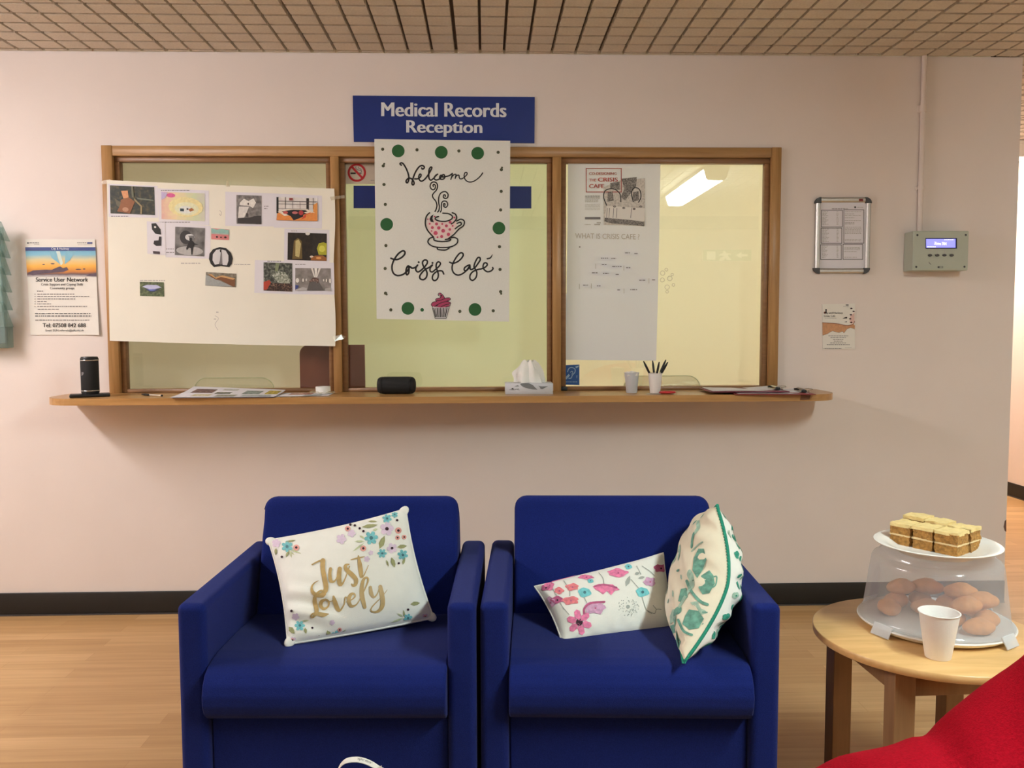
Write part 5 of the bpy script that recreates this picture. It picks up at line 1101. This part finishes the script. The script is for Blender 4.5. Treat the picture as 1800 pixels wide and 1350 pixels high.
d.fan([(1240, 800), (1290, 790), (1370, 880), (1320, 890)], M_TOILEL, 1)
d.stroke([(1215, 640), (1250, 720), (1310, 790), (1365, 815)], 22, M_TOILE, 1.5); d.stroke([(1250, 590), (1240, 680), (1200, 760), (1160, 830)], 20, M_TOILEL, 1.4); d.stroke([(1150, 930), (1190, 1010), (1250, 1040)], 18, M_TOILE, 1.4)
d.fan([(1170, 700), (1210, 690), (1220, 760), (1180, 800), (1150, 790)], M_TOILE, 1); d.fan([(1110, 850), (1140, 850), (1130, 930), (1090, 960), (1090, 900)], M_TOILEL, 1)
d.fan([(1100, 1060), (1150, 1050), (1170, 1090), (1120, 1130)], M_TOILE, 1); d.fan([(1090, 970), (1120, 960), (1130, 1020), (1090, 1020)], M_TOILE, 1); d.stroke([(1250, 420), (1300, 370), (1330, 350)], 10, M_TOILEL, 1)
rn = random.Random(21)
d3 = Draw(m, P3.on_uv(1))
for i in range(26):
    u = rn.uniform(-.55, .9); v = rn.uniform(-.9, .85)
    if rn.random() < .5: leaf(d3, u, v, u+rn.uniform(-.14, .14), v+rn.uniform(-.16, .16), .025, M_TOILE if i % 3 else M_TOILEL, .5)
    else: d3.stroke([(u, v), (u+rn.uniform(-.1, .1), v+.08), (u+rn.uniform(-.14, .14), v+.16)], .022, M_TOILEL if i % 3 else M_TOILE, .5)
d = Draw(m, P3.on_uv(-1)); rn = random.Random(8)
for i in range(13):
    for j in range(15):
        u = -.9+i*.15+rn.uniform(-.03, .03)+(.07 if j % 2 else 0); v = -.9+j*.128+rn.uniform(-.02, .02)
        if abs(u) < .95: flower(d, u, v, rn.uniform(.035, .06), M_FLOWG if (i+j) % 3 else M_TOILEL, M_PIPING, 5, rn.random()*6, 1, 1.0)
m.build('cover', t)

# ================================================================== ROUND TABLE AND WHAT STANDS ON IT
TZ = .5; TC = Vector((1.064, -1.698)); TR_ = .2642
t = thing('side_table', 'round beech side table beside the right armchair', 'table', (TC.x, TC.y, 0))
m = MB(); m.lathe([(0, TZ-.019), (TR_-.003, TZ-.019), (TR_-.0005, TZ-.017), (TR_, TZ-.002), (TR_-.002, TZ), (0, TZ)], M_BEECH, (TC.x, TC.y, 0), 96); m.build('tabletop', t)
al = R(-133); rho = .212; legs = []
for k in range(4):
    a = al+k*math.pi/2; p = (TC.x+rho*math.cos(a), TC.y+rho*math.sin(a)); legs.append(p); rzz = al+R(45)
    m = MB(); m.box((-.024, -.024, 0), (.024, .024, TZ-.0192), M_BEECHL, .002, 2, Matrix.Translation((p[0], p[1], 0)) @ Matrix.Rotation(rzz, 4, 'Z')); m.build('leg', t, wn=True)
for k in range(4):
    p, q = Vector(legs[k]), Vector(legs[(k+1) % 4]); dd = (q-p); L_ = dd.length; a = math.atan2(dd.y, dd.x); c = (p+q)/2
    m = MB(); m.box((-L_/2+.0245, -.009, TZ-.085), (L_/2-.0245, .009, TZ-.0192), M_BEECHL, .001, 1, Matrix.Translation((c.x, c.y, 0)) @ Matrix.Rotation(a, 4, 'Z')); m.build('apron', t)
# cake carrier
CC = Vector((1.101, -1.655)); t = thing('cake_carrier', 'round cake carrier with a frosted domed lid on the round table', 'container', (CC.x, CC.y, TZ))
m = MB(); m.lathe([(0, .0005), (.150, .0005), (.164, .006), (.175, .013), (.178, .017), (.176, .020), (.169, .017), (.164, .014), (0, .014)], M_WHITE, (CC.x, CC.y, TZ), 72); m.build('base_plate', t)
m = MB(); m.lathe([(.175, .022), (.168, .024), (.165, .030), (.149, .150), (.147, .163), (.143, .171), (.136, .174), (.131, .176), (.128, .186), (.124, .190), (0, .191)], M_LID, (CC.x, CC.y, TZ), 72); lid = m.build('lid', t)
for aa in (R(-157), R(-58), R(23), R(122)):
    m = MB(); Mx = Matrix.Translation((CC.x, CC.y, TZ)) @ Matrix.Rotation(aa, 4, 'Z') @ Matrix.Translation((.180, 0, .015)) @ Matrix.Rotation(R(-28), 4, 'Y')
    m.box((-.002, -.026, -.014), (.002, .026, .016), M_CLIPT, .0015, 2, Mx)
    m.build('locking_clip', lid, wn=True)
# buns inside
rn = random.Random(4)
def bun_mesh(k):
    m = MB(); N1, N2 = 28, 16
    def f(u, v):
        a = 2*math.pi*u; b = math.pi*(v-.5); ca = math.cos(b)
        lx_ = .041*(1+.10*abs(math.cos(a))**4); p = Vector((lx_*ca*math.cos(a), .031*ca*math.sin(a), .021*math.sin(b)))
        if p.z > 0: p.z *= 1+.25*max(0, 1-(p.x/.03)**2-(p.y/.022)**2)
        p.z = max(p.z, -.017); p += p.normalized()*.0015*noise.noise(p*60+Vector((k*3, 0, 0)))
        return p
    m.grid(f, N1, N2, M_BUN); return m
BP = [((1571, 1062), .531, 80, 'front left bun inside the lidded carrier'), ((1576, 1026), .564, 10, 'left upper bun, stacked behind under the lid'), ((1617, 1024), .564, -25, 'upper middle bun stacked at the back left under the lid'),
      ((1622, 1062), .531, -10, 'bun behind the rim of the foam cup, left of it'), ((1592, 1046), .531, 30, 'rear bottom bun under the left stack in the carrier'), ((1640, 1046), .531, 60, 'rear middle bun resting on the carrier base'), ((1664, 1056), .531, 20, 'bun just right of the foam cup, towards the back'), ((1700, 1039), .566, -15, 'topmost bun of the right-hand heap'),
      ((1702, 1064), .564, 15, 'middle bun of the right-hand heap, lying on others'), ((1680, 1088), .531, 40, 'front bun half hidden by the foam cup'), ((1728, 1056), .564, -5, 'far right upper bun in the heap'), ((1742, 1078), .531, 35, 'far right bottom bun near the lid wall'), ((1735, 1100), .531, 5, 'front right bun nearest the right clip'), ((1700, 1062), .531, 70, 'bottom bun hidden beneath the right-hand heap')]
pos = []
for (px, py), z, rz, lab in BP:
    p = PZ(px, py, z); pos.append([p.x-CC.x, p.y-CC.y, z])
for it in range(200):
    for i in range(len(pos)):
        for j in range(i):
            if abs(pos[i][2]-pos[j][2]) < .03:
                dx, dy = pos[i][0]-pos[j][0], pos[i][1]-pos[j][1]; q = math.hypot(dx, dy) or 1e-4
                if q < .068: h_ = (.068-q)/2/q; pos[i][0] += dx*h_; pos[i][1] += dy*h_; pos[j][0] -= dx*h_; pos[j][1] -= dy*h_
    for p in pos:
        q = math.hypot(p[0], p[1])
        if q > .112: p[0] *= .112/q; p[1] *= .112/q
base = None
for k, (_, z, rz, lab) in enumerate(BP):
    if base is None: m = bun_mesh(0); o = m.build('bun', recenter=False); base = o
    else: o = base.copy(); COL.objects.link(o)
    o.location = (CC.x+pos[k][0], CC.y+pos[k][1], z+.0005); o.rotation_euler = (0, 0, R(rz)); s_ = rn.uniform(.86, .92); o.scale = (s_, s_, s_)
    tag(o, lab, 'bun', 'buns in the cake carrier')
# plate and cake
PZ0 = TZ+.1915
PC = PZ(1647, 957, PZ0+.02)
t = thing('plate', 'white china plate on top of the lidded cake carrier', 'plate', (PC.x, PC.y, PZ0))
m = MB(); m.lathe([(0, .001), (.082, .001), (.086, 0), (.090, .003), (.116, .016), (.140, .0235), (.1415, .0255), (.139, .027), (.113, .0195), (.088, .0065), (0, .0055)], M_CHINA, (PC.x, PC.y, PZ0), 80); m.build('dish', t)
zc = PZ0+.0062; CHH = .055
F_ = PZ(1682, 979, zc); L2 = PZ(1578, 957, zc); R2 = PZ(1736, 968, zc)
ex = (L2-F_); ey = (R2-F_); print('cake', ex.length, ey.length, math.degrees(ex.angle(ey)))
cl = ['front corner cake square with a sheer cut face', 'front right-hand cake square facing the plate rim', 'middle cake square of the left-hand cut side', 'back middle cake square with a raised icing top', 'left end cake square with a rough broken side', 'far back cake square standing slightly higher']
k = 0
ux = ex.normalized(); uy = Vector((-ux.y, ux.x, 0)); uy = uy if uy.dot(ey) > 0 else -uy
LX, LY = .168, .116
for i in range(3):
    for j in range(2):
        rn = random.Random(30+k); g = .0034
        x0, x1 = LX*i/3+g*(i > 0), LX*(i+1)/3-g; y0, y1 = LY*j/2+g*(j > 0), LY*(j+1)/2-g; jig = rn.uniform(-.003, .004); lift = (0, .002, 0, .004, -.002, .007)[k]
        c0 = F_+ux*((x0+x1)/2)+uy*((y0+y1)/2)
        t = thing('cake_square', cl[k], 'cake', (c0.x, c0.y, zc), 0, 'coffee cake squares on the plate')
        def blk(za, zb2, mt, amp, name, n=7, fl=0):
            b = bmesh.new(); bmesh.ops.create_cube(b, size=1); bmesh.ops.subdivide_edges(b, edges=b.edges[:], cuts=n, use_grid_fill=True); m = MB()
            for v in b.verts:
                a_, b_, c_ = v.co.x+.5, v.co.y+.5, v.co.z+.5
                p = F_+ux*(x0-fl+(x1-x0+2*fl)*a_)+uy*(y0-fl+(y1-y0+2*fl)*b_); p = Vector((p.x, p.y, zc+za+(zb2-za)*c_))
                nn = noise.noise_vector(p*55+Vector((k*5, 0, za*100)))*amp+noise.noise_vector(p*160)*amp*.5
                if c_ < .01: nn.z = 0
                v.co = p+nn
            m.bm(b, mt, False); m.build(name, t)
        blk(0, .023, M_SPONGE, .004, 'sponge'); blk(.0225, .0265, M_CREAMF, .0015, 'cream_filling', 6, .001); blk(.026, .048+lift, M_SPONGE, .004, 'sponge'); blk(.0465+lift, .0535+lift+rn.uniform(0, .003), M_ICING, .0026, 'icing', 7, .0012)
        k += 1
# foam cup on the table
p = PZ(1648, 1157, TZ)
cup('plain white foam cup standing at the front of the round table', 0, 0, .0425, .0265, .104, M_FOAM, TZ, None, 'foam_cup', (p.x+.004, p.y+.006))

# ================================================================== RED SEAT AND PAPER LOOP IN THE FOREGROUND
t = thing('soft_seat', 'red woollen upholstered soft seat in the bottom right corner in front of the table', 'seat', (.85, -2.7, 0))
m = MB()
ridge = [(0.375, 0), (0.39, 0.48), (0.42, 0.645), (0.46, 0.688), (0.493, 0.7), (0.546, 0.71), (0.586, 0.727), (0.62, 0.748), (0.65, 0.773), (0.68, 0.802), (0.715, 0.836), (0.775, 0.88), (0.875, 0.93), (1.025, 0.96), (1.175, 0.95), (1.325, 0.86), (1.405, 0.48), (1.425, 0)]
rp = catmull(ridge, 4)
def red(u, v):
    k = u*(len(rp)-1); i = min(int(k), len(rp)-2); f = k-i; x = rp[i][0]*(1-f)+rp[i+1][0]*f; z = rp[i][1]*(1-f)+rp[i+1][1]*f
    a = math.pi*v; yy = -2.70+.27*math.cos(a)*(.85+.15*math.sin(a)); s_ = max(0, math.sin(a))**.42
    zz = z*s_; n_ = noise.noise(Vector((x*5, yy*5, 1)))*.012*s_
    cr_ = -.012*math.exp(-((x-.565-.25*(yy+2.7))/.016)**2)*s_-.012*math.exp(-((x-.65-.5*(yy+2.7))/.04)**2)*s_
    return Vector((x, yy, max(0, zz+n_+cr_ if zz > .02 else zz)))
m.grid(red, 60, 40, M_REDWOOL); m.build('upholstery', t)
t = thing('coffee_table', 'low beech coffee table just below the frame, under the white paper loop', 'table', (-.1, -2.6, 0))
m = MB(); m.box((-.5, -2.9, .435), (.3, -2.31, .46), M_BEECH, .004, 2); m.build('tabletop', t)
for x in (-.46, .26):
    for y in (-2.86, -2.35): m = MB(); m.box((x-.02, y-.02, 0), (x+.02, y+.02, .435), M_BEECHL, .002, 1); m.build('leg', t)
c = PY(634, 1360, -2.36)
t = thing('paper_loop', 'white curled paper strip with small print at the bottom edge of the photo', 'paper', (c.x, -2.36, .46))
m = MB(); N_ = 40; W_ = .026
cen = [PY(x, y, -2.36) for x, y in catmull([(590, 1372), (594, 1352), (606, 1338), (624, 1334.5), (640, 1337), (655, 1343.5), (668, 1352), (684, 1360), (694, 1376)], 5)]
zmin = min(p.z for p in cen); zoff = 0
#bp_ = [(p.x, p.z) for p in cen]+[(cen[-1].x, .5005), (cen[0].x, .5005)]
W_ = .014
def strip(u, v, l=0):
    g_ = np.linspace(0, 1, len(cen)); return Vector((np.interp(u, g_, [p.x for p in cen]), -2.366+W_*v, np.interp(u, g_, [p.z for p in cen])-.0015*(1-v)+.0003*l))
m.grid(strip, N_, 4, M_PAPER); m.grid(lambda u, v: strip(u, v)-Vector((0, 0, .0008)), N_, 4, M_PAPERG)
d = Draw(m, strip); V_, F_t = text_geo('.co.uk', 0.0); m.add([strip(.62-.22*u_, .70-.45*v_, 2) for u_, v_ in V_], F_t, M_GREYINK)
for p in (cen[0], cen[-1]): m.add([(p.x, -2.366, p.z-.0015), (p.x, -2.366+W_, p.z), (p.x, -2.366+W_, .4603), (p.x, -2.366, .4603)], [(0, 1, 2, 3)], M_PAPER)
q = [PY(655, 1352, -2.36), PY(671, 1345.5, -2.36), PY(671, 1358, -2.36), PY(655, 1362, -2.36)]; m.add(q, [(0, 1, 2, 3)], M_PAPER)
m.build('paper_strip', t)
